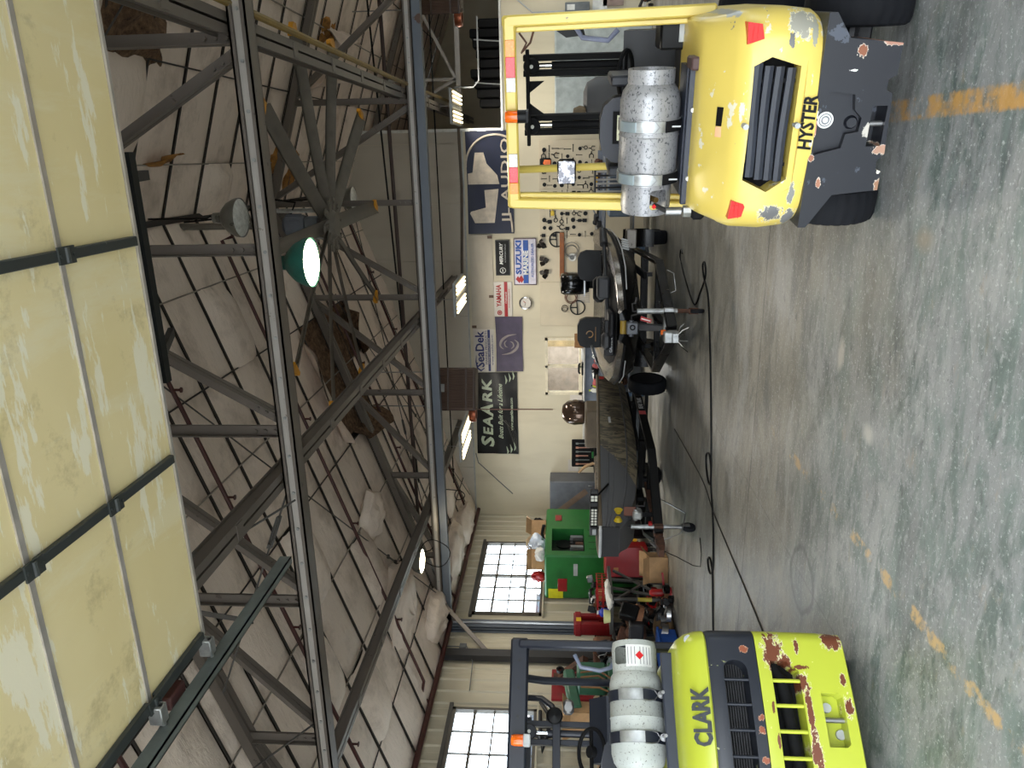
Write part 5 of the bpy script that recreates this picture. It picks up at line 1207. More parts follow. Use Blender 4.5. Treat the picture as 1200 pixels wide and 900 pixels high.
t = panel('shop_sign', -2.675, -1.665, 2.27, 2.765, plain((.80, .78, .82), .4), 'white framed dealer sign with blue lettering and red S', frame=plain((.3, .2, .25), .5))
put(t, 'SUZUKI', .16, SUZB, .10, .135, bold=.045, fw=.73)
flat(t, 'red_mark', [(-.465, .125), (-.375, .21), (-.30, .16), (-.345, .135), (-.29, .085), (-.385, .03), (-.46, .085), (-.415, .11)], RED)
flat(t, 'blue_band', [(-.465, -.07), (.465, -.07), (.465, .04), (-.465, .04)], SUZB); put(t, 'MARINE', .14, WHITE, -.02, -.016, y=-.031, bold=.04, fw=.52)
put(t, 'AUTHORIZED DEALER', .078, SUZB, .03, -.16, fw=.74, bold=.01)
t = panel('shop_sign', -3.37, -2.60, 2.82, 3.22, WB, 'white sign with red lettering and a red stripe above the chrome clock')
put(t, 'YAMAHA', .15, RED, .08, .085, bold=.03, fw=.5)
ob('ring_logo', MB().lathe([(.0, -.003), (.055, -.003), (.055, .002), (0, .002)], (-.30, -.024, .078), 'y', 20), RED, t); ob('ring_mark', MB().tube([(-.30 + .03 * math.cos(R(a)), -.03, .078 + .03 * math.sin(R(a))) for a in range(0, 361, 30)], .004, 5), WB, t)
flat(t, 'red_band', [(-.385, -.105), (.385, -.105), (.385, -.03), (-.385, -.03)], RED); put(t, 'Outboards', .06, WB, .03, -.068, y=-.031, shear=.3, bold=.01); put(t, 'AUTHORIZED DEALERSHIP', .035, RED, .02, -.14)
t = thing('round_clock', 'round chrome rimmed wall clock right of the purple banner', 'clock', (-3.07, YW - .01, 2.52))
ob('rim', MB().lathe([(.115, 0), (.14, -.01), (.15, -.03), (.14, -.05), (.118, -.045), (.115, -.03)], ax='y', n=28), CHROME, t); ob('face', MB().cyl((0, 0, 0), (0, -.025, 0), .118, n=28), WB, t)
ob('clock_hand', MB().bar((0, -.03, 0), (.045, -.03, .05), .004, .012), RED, t); ob('clock_hand', MB().bar((0, -.03, 0), (-.07, -.03, .02), .004, .008), DARK, t)
t = cloth('hanging_banner', -4.66, -3.66, 3.24, 3.71, WB, 'white banner with blue lettering above the purple banner', amp=.004, seed=4)
put(t, 'SeaDek', .27, INKB, .03, .085, bold=.02, fw=.84); put(t, 'MARINE PRODUCTS', .07, INKB, .08, -.055, fw=.78)
ob('swoosh', MB().tube([(-.40, -.028, .0), (-.46, -.028, .08), (-.40, -.028, .16), (-.25, -.028, .19), (-.1, -.028, .18)], [.008, .018, .018, .012, .004], 6), INKB, t)
flat(t, 'blue_band', [(-.47, -.145), (.49, -.145), (.49, -.09), (-.47, -.09)], INKB); put(t, 'CERTIFIED FABRICATOR DEALER', .042, WB, .0, -.118, y=-.031); put(t, 'www.seadek.com', .06, INKB, .02, -.19, fw=.7)
t = cloth('hanging_banner', -4.64, -3.38, 2.60, 3.21, plain((.285, .25, .33), .55), 'plain purple banner with a grey swirl between the white and black banners', amp=.008, seed=5)
SW = plain((.55, .51, .50), .5)
def ribbon(path, width, nm='swirl'):
    P = [Vector((x, z)) for x, z in path]; S = []; n = len(P)
    for i in range(n - 1):
        p0, p1, p2, p3 = P[max(0, i - 1)], P[i], P[i + 1], P[min(n - 1, i + 2)]
        for k in range(5):
            u = k / 5; S.append(.5 * ((2 * p1) + (p2 - p0) * u + (2 * p0 - 5 * p1 + 4 * p2 - p3) * u * u + (3 * p1 - p0 - 3 * p2 + p3) * u ** 3))
    S.append(P[-1]); L_, R_ = [], []
    for i, c in enumerate(S):
        d_ = (S[min(i + 1, len(S) - 1)] - S[max(0, i - 1)]).normalized(); nn = Vector((-d_.y, d_.x)); w = width * math.sin(math.pi * min(1, .04 + .93 * i / (len(S) - 1)))
        L_.append(c + nn * w); R_.append(c - nn * w)
    flat(t, nm, [tuple(c) for c in L_ + R_[::-1]], SW)
for sg in (1, -1):
    ribbon([(sg * x, sg * z) for x, z in ((.235, -.17), (.20, .02), (.10, .16), (-.03, .20), (-.11, .12))], .028)
    ribbon([(sg * x, sg * z) for x, z in ((.10, .04), (.04, .10), (-.04, .08), (-.07, .02))], .014)

SEA = plain((.10, .095, .09), .35, 0, .3, 3); SG = plain((.68, .72, .62), .4)
t = cloth('hanging_banner', -6.66, -4.67, 2.74, 3.71, SEA, 'large black banner with pale green edged lettering, behind the hanging heater', amp=.010, seed=6, nu=34)
for ch, x, sz, w_ in (('S', -.70, .40, .27), ('E', -.44, .30, .20), ('A', -.20, .30, .27), ('A', .09, .38, .31), ('R', .40, .30, .25), ('K', .68, .30, .29)): put(t, ch, sz, SG, x, .2 + (.012 if sz > .31 else 0), bold=.035, shear=.15, fw=w_)
put(t, 'Boats Built for a Lifetime', .15, SG, .05, -.09, shear=.45, fw=1.34, bold=.008); put(t, 'www.seaarkboats.com', .095, SG, .0, -.345, fw=.8, bold=.008)
for x0 in (-.88, .86):
    for k in range(3): ob('boat_print', MB().tube([(x0 - .13 + .05 * k, -.032, -.22 - .085 * k), (x0 - .05 + .05 * k, -.032, -.245 - .085 * k), (x0 + .08 + .05 * k, -.032, -.21 - .085 * k)], [.006, .022, .004], 6), SG, t)
for k in range(5): ob('reed_print', MB().tube([(-.95 + .02 * k, -.03, -.46 + .01 * k), (-.5 + .06 * k, -.03, -.44 + .05 * k), (-.25 + .05 * k, -.03, -.36 + .08 * k)], .005, 5), plain((.3, .29, .26), .5), t)

# ------------------------------------------------------------------ pegboard with hanging tools
pb = thing('pegboard', 'large cream tool board on the back wall above the bench', 'tool board', (-1.64, YW - .004, 1.57))
PEGM = plain((.79, .74, .64), .6, 0, .04, 2)
for k in range(4): ob('board_panel', MB().box(-1.95 + k * .98, -.975 + k * .98, -.02, 0, -.62, .63, .003), PEGM, pb)
m = MB()
GT = 'small dark hand tools on the cream tool board'
TL = 'small dark hand tool hanging on the cream tool board'
kinds = []
DK = plain((.07, .07, .075), .45)
def tool(kind, mat):
    m = MB()
    if kind == 'bar': m.box(-.011, .011, -.015, 0, -.12, .12, .004).cyl((0, -.008, .1), (0, -.008, .13), .02, n=8)
    if kind == 'disc': m.cyl((0, 0, 0), (0, -.02, 0), .05, n=16).cyl((0, -.02, 0), (0, -.035, 0), .02, n=10)
    if kind == 'ring': m.lathe([(.035, -.012), (.055, -.012), (.055, 0), (.035, 0)], ax='y', n=18).box(-.01, .01, -.012, 0, .05, .12)
    if kind == 'claw': m.tube([(-.05, -.01, -.07), (-.055, -.01, .01), (0, -.01, .05), (.055, -.01, .01), (.05, -.01, -.07)], .012, 6).cyl((0, -.01, .03), (0, -.01, .11), .012, n=8)
    if kind == 'wrench': m.box(-.013, .013, -.012, 0, -.09, .07, .004).lathe([(.014, -.012), (.03, -.012), (.03, 0), (.014, 0)], (0, 0, .09), 'y', 12).lathe([(.01, -.012), (.024, -.012), (.024, 0), (.01, 0)], (0, 0, -.1), 'y', 12)
    if kind == 'block': m.box(-.04, .04, -.03, 0, -.05, .05, .008).box(-.012, .012, -.025, 0, .05, .09)
    return m
proto = {}
def hang(kind, x, z, ang=0, mat=DK, label=TL, group=GT, nm='hand_tool', sc=1.0):
    key = (kind, mat.name)
    if key not in proto:
        o = ob(nm, tool(kind, mat), mat); proto[key] = o
    else: o = proto[key].copy(); COL.objects.link(o); o.name = nm
    o.location = (x, YW - .026, z); o.rotation_euler = (0, R(ang), 0); o.scale = (sc, sc, sc)
    return tag(o, label, 'tool', group)
q = random.Random(3)
ORD = ['first', 'second', 'third', 'fourth', 'fifth', 'sixth', 'seventh', 'eighth', 'ninth', 'tenth', 'eleventh', 'twelfth', 'thirteenth', 'fourteenth', 'fifteenth']
WORD = dict(bar='straight', disc='round', ring='ring shaped', claw='clawed', wrench='wrench like', block='square')
for i, zc in enumerate((2.10, 1.98, 1.86, 1.73, 1.61, 1.48, 1.36, 1.23, 1.1)):
    n_ = 0
    for k in range(13):
        x = -1.60 + k * .146 + q.uniform(-.02, .02)
        if q.random() < .16 or x > .24: continue
        kd = q.choice(['bar', 'disc', 'ring', 'claw', 'wrench', 'block', 'bar', 'disc']); n_ += 1
        hang(kd, x, zc + q.uniform(-.015, .015), q.choice([0, 90, 90, 12]) if kd in ('ring', 'claw') else 90 if kd in ('bar', 'wrench') and q.random() < .55 else 0, sc=q.uniform(.7, .95) if kd not in ('bar', 'wrench') else q.uniform(.45, .62),
             label='%s dark tool, %s from the left in the %s row of the tool board' % (WORD[kd], ORD[n_ - 1], ORD[i]))
YT = plain((.78, .66, .18), .5)
for x, w_ in ((-.92, 'right'), (-1.15, 'left')): hang('block', x, 1.92, 90, YT, 'small yellow tool on the tool board, %s one of two' % w_, 'yellow tools on the tool board')
SV = plain((.62, .60, .58), .3, .6)
for k in range(14): hang('wrench', -3.06 + .045 * (k % 7), 1.34 - .15 * (k // 7), 0, SV, 'bright wrench, %s from the left in the %s rack row by the black outboard' % (ORD[k % 7], ('upper', 'lower')[k // 7]), 'bright wrenches on the tool board', sc=.6)
def propeller(x, z, mat, label, r=.11, rz=0):
    t = thing('propeller', label, 'propeller', (x, YW - .03, z), 0)
    ob('hub', MB().lathe([(0, -.08), (.025, -.075), (.035, 0), (.035, .005), (0, .005)], ax='y', n=14), mat, t)
    for k in range(3):
        a = R(rz + 120 * k); m = MB()
        def fn(u, v):
            w = .06 * math.sin(math.pi * min(1, .25 + u * .8)); rr = .02 + u * r
            return (math.cos(a) * rr - math.sin(a) * (v - .5) * 2 * w, -.035 + .05 * (v - .5), math.sin(a) * rr + math.cos(a) * (v - .5) * 2 * w)
        ob('blade', m.grid(fn, 6, 4), mat, t, ang=60)
PRK = plain((.2, .18, .16), .3, .5)
propeller(-1.80, 2.16, PRK, 'dark propeller on the wall nearest the yellow forklift'); propeller(-2.15, 2.12, PRK, 'dark propeller on the wall, middle one of three', rz=40); propeller(-2.42, 2.10, PRK, 'dark propeller on the wall below the dealer sign', rz=70)
for x, z, lab, mt in ((-1.7, 1.83, 'black steering wheel hung on the tool board', DK), (-3.18, 1.38, 'dark wire coil hung at the left of the tool board', DK)):
    t = single('hanging_ring', MB().tube([(.155 * math.cos(a), -.02, .155 * math.sin(a)) for a in [2 * math.pi * k / 26 for k in range(26)]], .013, 6, closed=True).bar((-.15, -.02, 0), (.15, -.02, .02), .03, .02).bar((0, -.02, .15), (0, -.02, 0), .02, .02), mt, lab, 'wheel', (x, YW - .02, z))
def coil(x, z, r, mat, label, n=4):
    t = thing('wire_coil', label, 'wire', (x, YW - .03, z))
    for k in range(n): ob('loop', MB().tube([(r * (1 - .12 * k) * math.cos(a) + .02 * math.sin(k * 2), -.02 - .012 * k, r * (1 - .1 * k) * math.sin(a)) for a in [2 * math.pi * j / 20 for j in range(20)]], .006, 5, closed=True), mat, t)
coil(-1.93, 1.52, .17, STEEL, 'silver wire coil under the orange board'); coil(-2.95, 1.52, .14, plain((.45, .3, .25), .4, .5), 'copper wire coil hung left of the black outboard'); coil(-3.2, 1.66, .07, DK, 'small black wire loop at the left of the tool board', 3)
single('brown_board', MB().box(-.5, .5, -.05, 0, -.05, .05, .01), plain((.52, .30, .13), .5), 'orange brown board fixed across the tool board', 'board', (-2.05, YW - .026, 1.72))
t = thing('round_gauge', 'small white round gauge below the orange brown board', 'gauge', (-2.08, YW - .03, 1.5)); ob('rim', MB().lathe([(.05, 0), (.085, -.02), (.085, -.035), (.05, -.03)], ax='y', n=22), WHITE, t); ob('face', MB().cyl((0, 0, 0), (0, -.022, 0), .055, n=18), GREY, t)
single('tool_box', MB().box(-.09, .09, -.1, 0, -.12, .12, .02).box(-.06, .06, -.108, -.09, -.08, .06, .01), BLACK, 'black framed box on the tool board behind the left mirror', 'box', (-.12, YW - .026, 2.06))
single('orange_box', MB().box(-.06, .06, -.11, 0, -.07, .07, .012).box(-.02, .02, -.09, -.03, .07, .085), ORANGE, 'small orange box inside the black frame on the tool board', 'box', (-.12, YW - .136, 2.02))

# ------------------------------------------------------------------ counter and benches along the back wall
t = thing('counter', 'long grey counter with pale top below the office window', 'counter', (-5.1, 15.65, 0))
BLG = plain((.42, .45, .50), .45)
ob('top', MB().box(-1.62, 1.45, -.1, .33, 1.215, 1.25, .006), plain((.78, .77, .74), .4), t); ob('front_panel', MB().box(-1.6, 1.43, -.04, -.02, .9, 1.215), BLG, t); ob('body', MB().box(-1.6, 1.43, -.02, .32, 0, 1.21), GREY, t)
def bench(x0, x1, label):
    t = thing('workbench', label, 'bench', ((x0 + x1) / 2, 15.15, 0), 0, 'steel workbenches along the back wall'); h = (x1 - x0) / 2
    ob('top', MB().box(-h, h, -.35, .4, .86, .90, .008), BLG, t)
    for x in (-h + .06, 0, h - .06):
        for y in (-.3, .33): ob('leg', MB().box(x - .035, x + .035, y - .035, y + .035, 0, .86), plain((.30, .40, .52), .5), t)
    ob('shelf', MB().box(-h + .03, h - .03, -.3, .35, .3, .33), BLG, t); ob('rear_panel', MB().box(-h, h, .38, .4, .9, 1.0), BLG, t)
bench(-6.7, -2.95, 'grey steel workbench with clutter under the office window'); bench(-1.9, .1, 'grey steel workbench below the tool board, right of the bass boat')
def bottle(x, y, z, r, h, mat, cap, label, grp=None):
    t = thing('bottle', label, 'bottle', (x, y, z), 0, grp)
    ob('bottle_body', MB().lathe([(0, 0), (r, 0), (r, h * .65), (r * .4, h * .82), (r * .4, h * .9), (0, h * .9)], n=14), mat, t); ob('cap', MB().cyl((0, 0, h * .88), (0, 0, h), r * .45, n=10), cap, t)
def carton(x, y, z, sx, sy, sz, rz, label, open_=True, mat=CARD, grp=None):
    t = thing('carton', label, 'box', (x, y, z), rz, grp); w = .008
    ob('box_wall', MB().box(-sx / 2, sx / 2, -sy / 2, -sy / 2 + w, 0, sz).box(-sx / 2, sx / 2, sy / 2 - w, sy / 2, 0, sz).box(-sx / 2, -sx / 2 + w, -sy / 2, sy / 2, 0, sz).box(sx / 2 - w, sx / 2, -sy / 2, sy / 2, 0, sz).box(-sx / 2, sx / 2, -sy / 2, sy / 2, 0, w), mat, t)
    if open_:
        for a, b, ax_ in (((-sx / 2, -sy / 2, sz), (sx / 2, -sy / 2, sz), (0, -1)), ((-sx / 2, sy / 2, sz), (sx / 2, sy / 2, sz), (0, 1)), ((sx / 2, -sy / 2, sz), (sx / 2, sy / 2, sz), (1, 0))):
            d = Vector((ax_[0] * .6, ax_[1] * .6, .55)) * min(sx, sy) * .55; a, b = Vector(a), Vector(b)
            m = MB().add([a, b, b + d, a + d] + [q_ + Vector((0, 0, .006)) for q_ in (a, b, b + d, a + d)], [(0, 1, 2, 3), (7, 6, 5, 4), (0, 4, 5, 1), (1, 5, 6, 2), (2, 6, 7, 3), (3, 7, 4, 0)])
            ob('flap', m, mat, t)
    else: ob('lid', MB().box(-sx / 2, sx / 2, -sy / 2, sy / 2, sz - .006, sz), mat, t); ob('tape', MB().box(-.03, .03, -sy / 2 - .001, sy / 2, sz, sz + .002), plain((.75, .66, .5), .5), t)
    return t
def heap(name, label, cat, loc, n, mats, spread, sz, seed):
    q = random.Random(seed); t = thing(name, label, cat, loc)
    for k in range(n):
        a = q.uniform(0, 6.3); r_ = spread * math.sqrt(q.random()); s1, s2, s3 = [q.uniform(.5, 1.2) * sz for _ in range(3)]
        c = Vector((r_ * math.cos(a), r_ * math.sin(a) * .7, s3 * .5 + q.uniform(0, .6) * sz))
        rot = Matrix.Translation(c) @ Matrix.Rotation(q.uniform(0, 3), 4, 'Z') @ Matrix.Rotation(q.uniform(-.5, .5), 4, 'X')
        m = MB(); kd = q.randrange(4)
        if kd == 0: m.box(-s1 / 2, s1 / 2, -s2 / 2, s2 / 2, -s3 / 2, s3 / 2, .1 * sz)
        elif kd == 1: m.cyl((-s1 * .7, 0, 0), (s1 * .7, 0, 0), s2 * .3, n=10).cyl((s1 * .6, 0, 0), (s1 * .8, 0, 0), s2 * .4, n=10)
        elif kd == 2: m.lathe([(s1 * .3, -s2 * .15), (s1 * .5, -s2 * .2), (s1 * .5, s2 * .2), (s1 * .3, s2 * .15)], n=14)
        else: m.tube([(-s1 * .6, 0, 0), (-s1 * .2, s2 * .3, s3 * .2), (s1 * .3, -s2 * .2, 0), (s1 * .7, 0, s3 * .3)], s2 * .14, 6)
        m.xf(rot); mn = min(v[2] for v in m.v)
        if mn < 0: m.xf(Matrix.Translation((0, 0, -mn)))
        ob('loose_piece', m, q.choice(mats), t)
    return t
PARTS = [BLACK, DARK, GREY, STEEL, RUST]
bottle(-5.35, 15.1, .9, .05, .22, plain((.55, .68, .3), .4), YELLOWP, 'green bottle with yellow cap on the bench under the office window')
bottle(-5.6, 15.1, .9, .04, .26, BLACK, DARK, 'tall black bottle left of the green bottle on the bench'); bottle(-5.85, 15.12, .9, .045, .2, plain((.75, .2, .3), .4), BLACK, 'pink spray bottle near the left end of the bench')
bottle(-4.85, 15.2, .9, .05, .24, WHITE, plain((.7, .8, .1), .4), 'white bottle with lime cap beside the bass boat'); bottle(-4.7, 15.05, .9, .04, .2, plain((.7, .72, .2), .4), BLACK, 'yellow green bottle close to the bass boat')
heap('bench_clutter', 'pile of dark small parts on the bench under the office window', 'parts', (-4.35, 15.1, .9), 12, [BLACK, DARK, plain((.7, .35, .35), .5), GREY, WHITE], .45, .14, 11)
heap('bench_clutter', 'pile of small black parts at the left end of the bench', 'parts', (-5.75, 14.95, .9), 9, [BLACK, DARK, RED], .3, .12, 12)
heap('bench_clutter', 'metal parts on the bench behind the bass boat, right of the black outboard', 'parts', (-1.45, 15.1, .9), 12, [BLACK, STEEL, GREY, DARK], .4, .14, 13)
heap('bench_clutter', 'parts heaped on the bench left of the black outboard', 'parts', (-3.3, 15.1, .9), 9, [BLACK, STEEL, WHITE, DARK], .3, .13, 14)
heap('bench_clutter', 'dark oily parts at the right end of the bench', 'parts', (-.4, 15.1, .9), 9, [BLACK, RUST, DARK, YELLOWP], .35, .14, 15)
carton(-3.82, 15.5, 1.25, .3, .25, .2, .3, 'small brown carton on the counter right of the office window', False, plain((.58, .42, .26), .8))
single('paper_stack', MB().box(-.16, .16, -.1, .1, 0, .02).box(-.12, .14, -.09, .08, .02, .05), WHITE, 'white papers lying on the counter under the window', 'paper', (-4.15, 15.65, 1.25))
single('desk_phone', MB().box(-.14, .14, -.08, .08, 0, .04, .01).tube([(-.12, 0, .07), (-.08, 0, .1), (.08, 0, .1), (.12, 0, .07)], .022, 8), BLACK, 'black phone on the counter below the window', 'phone', (-4.5, 15.7, 1.25))
single('pinned_paper', MB().box(-.17, .17, -.004, 0, -.14, .14), WB, 'white sheet taped on the wall left of the office window', 'paper', (-5.38, YW - .002, 1.40)); single('pinned_paper', MB().box(-.15, .15, -.004, 0, -.12, .12), WB, 'white sheet taped on the wall right of the grey cabinet', 'paper', (-6.95, YW - .002, 1.46))
t = thing('tool_case', 'open black tool case leaning on the counter beyond the jon boat', 'tool case', (-6.45, 15.5, .95), 0)
ob('lid', MB().box(-.33, .33, .0, .06, .0, .55, .015), MATTE, t); ob('tray', MB().box(-.33, .33, -.35, 0, -.02, .06, .01), MATTE, t)
for k in range(6): ob('clipped_tool', MB().box(-.26 + k * .1, -.24 + k * .1, -.015, 0, .12 + .03 * (k % 3), .42).box(-.27 + k * .1, -.23 + k * .1, -.02, 0, .4, .46), STEEL if k % 2 else plain((.7, .5, .42), .5), t)
ob('green_clip', MB().box(-.1, .05, -.02, 0, .06, .1), GREENP, t)
single('curved_stick', MB().tube([(0, 0, 0), (.02, 0, .15), (-.06, 0, .32), (-.2, 0, .45)], [.03, .035, .035, .025], 8), plain((.62, .5, .36), .6), 'pale curved wooden piece standing in front of the open tool case', 'wood', (-6.52, 15.05, .9))
single('blue_sack', MB().box(-.2, .2, -.12, .12, 0, .22, .06), plain((.15, .22, .5), .6), 'dark blue bag under the bench near the left tire', 'bag', (-5.0, 14.8, .33))
heap('bench_clutter', 'cartons and cans on the lower bench shelf beside the trailer tire', 'boxes', (-4.4, 15.1, .33), 8, [CARD, RUST, DARK, GREY], .5, .2, 16)
# things in the office
single('office_poster', MB().box(-.42, .42, -.02, 0, -.28, .28), plain((.62, .62, .62), .5, 0, .5, 18), 'grey framed poster inside the office', 'poster', (-3.55, 19.22, 1.62))
single('office_chair', MB().box(-.25, .25, -.05, .05, .5, 1.1, .04).box(-.25, .25, -.3, .2, .42, .5, .03).cyl((0, -.05, 0), (0, -.05, .42), .04), BLACK, 'black chair inside the office', 'chair', (-5.3, 17.6, 0))
t = thing('office_desk', 'pale desk inside the office', 'desk', (-4.7, 18.4, 0)); ob('top', MB().box(-.8, .8, -.35, .35, .72, .76), CREAM, t); ob('side', MB().box(-.8, -.75, -.3, .3, 0, .72), CREAM, t); ob('side', MB().box(.75, .8, -.3, .3, 0, .72), CREAM, t)
carton(-5.15, 18.3, .76, .3, .25, .22, .2, 'tan carton on the office desk', False)
l = bpy.data.lights.new('office_fill_light', 'AREA'); l.size = 1.0; l.energy = 190; l.color = (1, .95, .9); o = bpy.data.objects.new('office_fill_light', l); o.location = (-4.4, 17.7, 2.66); COL.objects.link(o)  # unseen fill light that brightens the office, no fixture modelled

# grey cabinet in the back corner
t = thing('steel_cabinet', 'dark grey steel cabinet in the back left corner with a brown tape strip', 'cabinet', (-7.62, 15.7, 0))
CG = plain((.36, .37, .39), .45); ob('body', MB().box(-.5, .5, -.25, .26, 0, 2.0, .01), CG, t)
d = ob('door', MB().box(-.485, .485, -.27, -.25, .08, 1.98, .006), CG, t); ob('handle', MB().box(.38, .42, -.3, -.27, 1.0, 1.12, .008), STEEL, d); ob('hinge', MB().box(-.49, -.46, -.285, -.27, 1.7, 1.85), DARK, d)
ob('tape_strip', MB().bar((-.32, -.272, 1.9), (.28, -.272, 1.15), .004, .13, up=(0, 1, 0)) if False else MB().prism([(-.36, 1.82), (-.25, 1.9), (.33, 1.2), (.22, 1.12)], 'y', -.276, -.271), plain((.46, .38, .32), .6), d)

# pale cabinets and engine behind the yellow forklift
for x, lab in ((1.92, 'pale steel cabinet behind the yellow forklift, right one of the pair'), (1.06, 'pale steel cabinet behind the yellow forklift, left one of the pair')):
    t = thing('steel_cabinet', lab, 'cabinet', (x, 15.7, 0)); PC = plain((.70, .73, .72), .5)
    ob('body', MB().box(-.42, .42, -.2, .25, 0, 1.86, .01), PC, t); d = ob('door', MB().box(-.41, .41, -.22, -.2, .05, 1.84, .005), PC, t); ob('handle', MB().box(-.36, -.33, -.25, -.22, 1.0, 1.1), DARK, d)
t = thing('camo_engine', 'camouflage covered outboard engine standing before the pale cabinets', 'engine', (.92, 13.2, 0))
ob('stand', MB().bar((-.25, -.2, 0), (-.1, 0, .95), .04, .04).bar((.25, -.2, 0), (.1, 0, .95), .04, .04).bar((0, .35, 0), (0, .05, .95), .04, .04), DARK, t)
ob('cover', MB().loft([[(a * math.cos(q_), b * math.sin(q_), z) for q_ in [2 * math.pi * k / 18 for k in range(18)]] for z, a, b in ((.75, .3, .22), (.95, .34, .26), (1.15, .33, .25), (1.3, .25, .2), (1.36, .1, .1))]), CAMO, t); ob('hood_top', MB().lathe([(0, 1.34), (.12, 1.32), (.14, 1.42), (.1, 1.52), (0, 1.54)], (-.25, 0, 0), n=14), plain((.42, .36, .27), .8), t)
ob('tiller', MB().tube([(-.3, -.1, 1.35), (-.38, -.2, 1.45), (-.42, -.25, 1.72)], .022, 8), BLACK, t)
t = thing('switch_box', 'grey electric switch box on the back wall at the upper right', 'electric box', (2.72, YW - .01, 1.42)); ob('case', MB().box(-.14, .14, -.12, 0, -.24, .24, .01), plain((.42, .44, .45), .5), t); ob('lever', MB().box(-.19, -.14, -.1, -.04, -.05, .12), DARK, t); ob('label_plate', MB().box(.0, .1, -.125, -.12, .05, .2), WHITE, t)
for x, z, sx, sz, mt, lab in ((2.75, .98, .18, .14, WHITE, 'white notice below the switch box'), (2.95, .72, .16, .2, plain((.6, .52, .48), .7), 'mottled brown notice board under the white notice'), (2.62, .72, .12, .12, WHITE, 'small white notice left of the mottled board')):
    single('pinned_notice', MB().box(-sx, sx, -.02, 0, -sz, sz), mt, lab, 'notice', (x, YW - .004, z))
heap('corner_clutter', 'small boxes and parts on the floor at the upper right by the wall', 'parts', (2.8, 15.3, 0), 9, [WHITE, DARK, RUST, GREY], .3, .2, 21)
t = thing('roller_rack', 'rack of bright vertical metal bars beside the tool board', 'rack', (-.52, 14.0, 0))
ob('frame', MB().box(-.32, .32, -.1, .1, 0, .05).box(-.32, -.28, -.1, .1, 0, 1.13).box(.28, .32, -.1, .1, 0, 1.13).box(-.32, .32, -.1, .1, 1.1, 1.13), DARK, t)
for k in range(8): ob('bar', MB().cyl((-.25 + k * .07, -.1, .05), (-.25 + k * .07, -.1, 1.1), .018, n=8), plain((.75, .74, .73), .3, .5) if k % 3 else DARK, t)
t = thing('parts_washer', 'blue grey tub standing behind the bass boat by the wall', 'tub', (-.6, 14.35, 0)); ob('tub', MB().box(-.5, .35, -.3, .3, .45, .85, .02), plain((.42, .48, .55), .45), t)
for x in (-.42, .28):
    for y in (-.25, .25): ob('leg', MB().box(x - .03, x + .03, y - .03, y + .03, 0, .45), DARK, t)

# loft things
t = thing('loft_bundle', 'dark bundle of rods and boards lying in the loft opening at the top', 'bundle', (1.95, 17.2, 2.93))
for k in range(9): ob('black_box', MB().box(-.9 + .2 * k, -.72 + .2 * k, -.2 + .05 * (k % 3), .2, 0, .58 + .06 * (k % 4), .02), plain((.05, .05, .05), .6), t)
for x in (-.45, .4): ob('tie_strap', MB().tube([(x, -.26, 0), (x + .03, -.27, .4), (x + .06, -.22, .66)], .014, 6), LGREY, t)
single('loft_board', MB().box(-.8, .8, -.03, .03, 0, .07), WOOD, 'pale board at the front edge of the loft', 'board', (2.0, 16.4, 2.92))
# ------------------------------------------------------------------ clutter along the left wall
JG = plain((.13, .41, .18), .38, 0, .12, 3); JD = plain((.04, .14, .07), .5)
t = thing('green_machine', 'green enclosed machine under the far window with boxes piled on top', 'machine', (-7.72, 13.35, 0))
mb_ = ob('housing', MB().box(-.47, .47, -.97, 1.0, .25, 2.05, .03), JG, t)
carve(mb_, [MB().box(.2, .6, -.78, .1, 1.28, 1.92), MB().box(-.6, .6, .0, .01, .0, .01)][:1])
ob('recess_back', MB().box(.19, .205, -.78, .1, 1.28, 1.92), JD, t)
for k in range(6): ob('engine_part', MB().box(.22, .36, -.7 + .13 * k, -.62 + .13 * k, 1.3, 1.45 + .05 * (k % 3)).cyl((.28, -.66 + .13 * k, 1.45), (.28, -.66 + .13 * k, 1.56), .03), (RUST, DARK, GREY)[k % 3], t)
ob('fan_disc', MB().lathe([(.0, 0), (.16, .0), (.16, .03), (0, .03)], (.21, -.1, 1.68), 'x', 20), BLACK, t)
for y in (-.85, .55): ob('tail_light', MB().box(.47, .485, y - .12, y + .12, 1.72, 1.86, .02), plain((.55, .1, .12), .3), t) if y > 0 else ob('tail_light', MB().box(-.3, -.02, -.985, -.97, 1.62, 1.80, .02), plain((.55, .1, .12), .3), t)
ob('plate', MB().box(.05, .3, -.98, -.97, 1.42, 1.5), LGREY, t); ob('yellow_label', MB().box(-.45, -.25, -.98, -.97, 1.7, 1.98), plain((.8, .78, .12), .4), t)
for k in range(6): ob('vent_slot', MB().box(.465, .475, .25 + .1 * k, .29 + .1 * k, .35, .8), JD, t); ob('vent_slot', MB().box(-.35 + .12 * k, -.3 + .12 * k, -.975, -.965, .35, .75), JD, t)
for k in range(4): ob('panel_line', MB().box(.465, .472, -.7 + .25 * k, -.68 + .25 * k, .85, 1.2), JD, t)
ob('yellow_stripe', MB().box(.46, .478, -.9, .95, .25, .33), plain((.9, .68, .12), .4), t)
for x in (-.3, .3):
    for y in (-.7, .7): ob('wheel', MB().cyl((x - .08, y, .2), (x + .08, y, .2), .2, n=20), RUBBER, t)
ob('wood_slat', MB().tube([(.4, .98, .8), (.42, 1.02, 1.6), (.36, 1.0, 2.0), (.0, .98, 2.08)], .03, 6), plain((.5, .42, .22), .6), t)
carton(-7.55, 12.75, 2.05, .38, .3, .26, .5, 'open carton on the green machine, nearest the viewer'); carton(-7.5, 13.75, 2.05, .42, .34, .3, -.6, 'open carton at the far end of the green machine top')
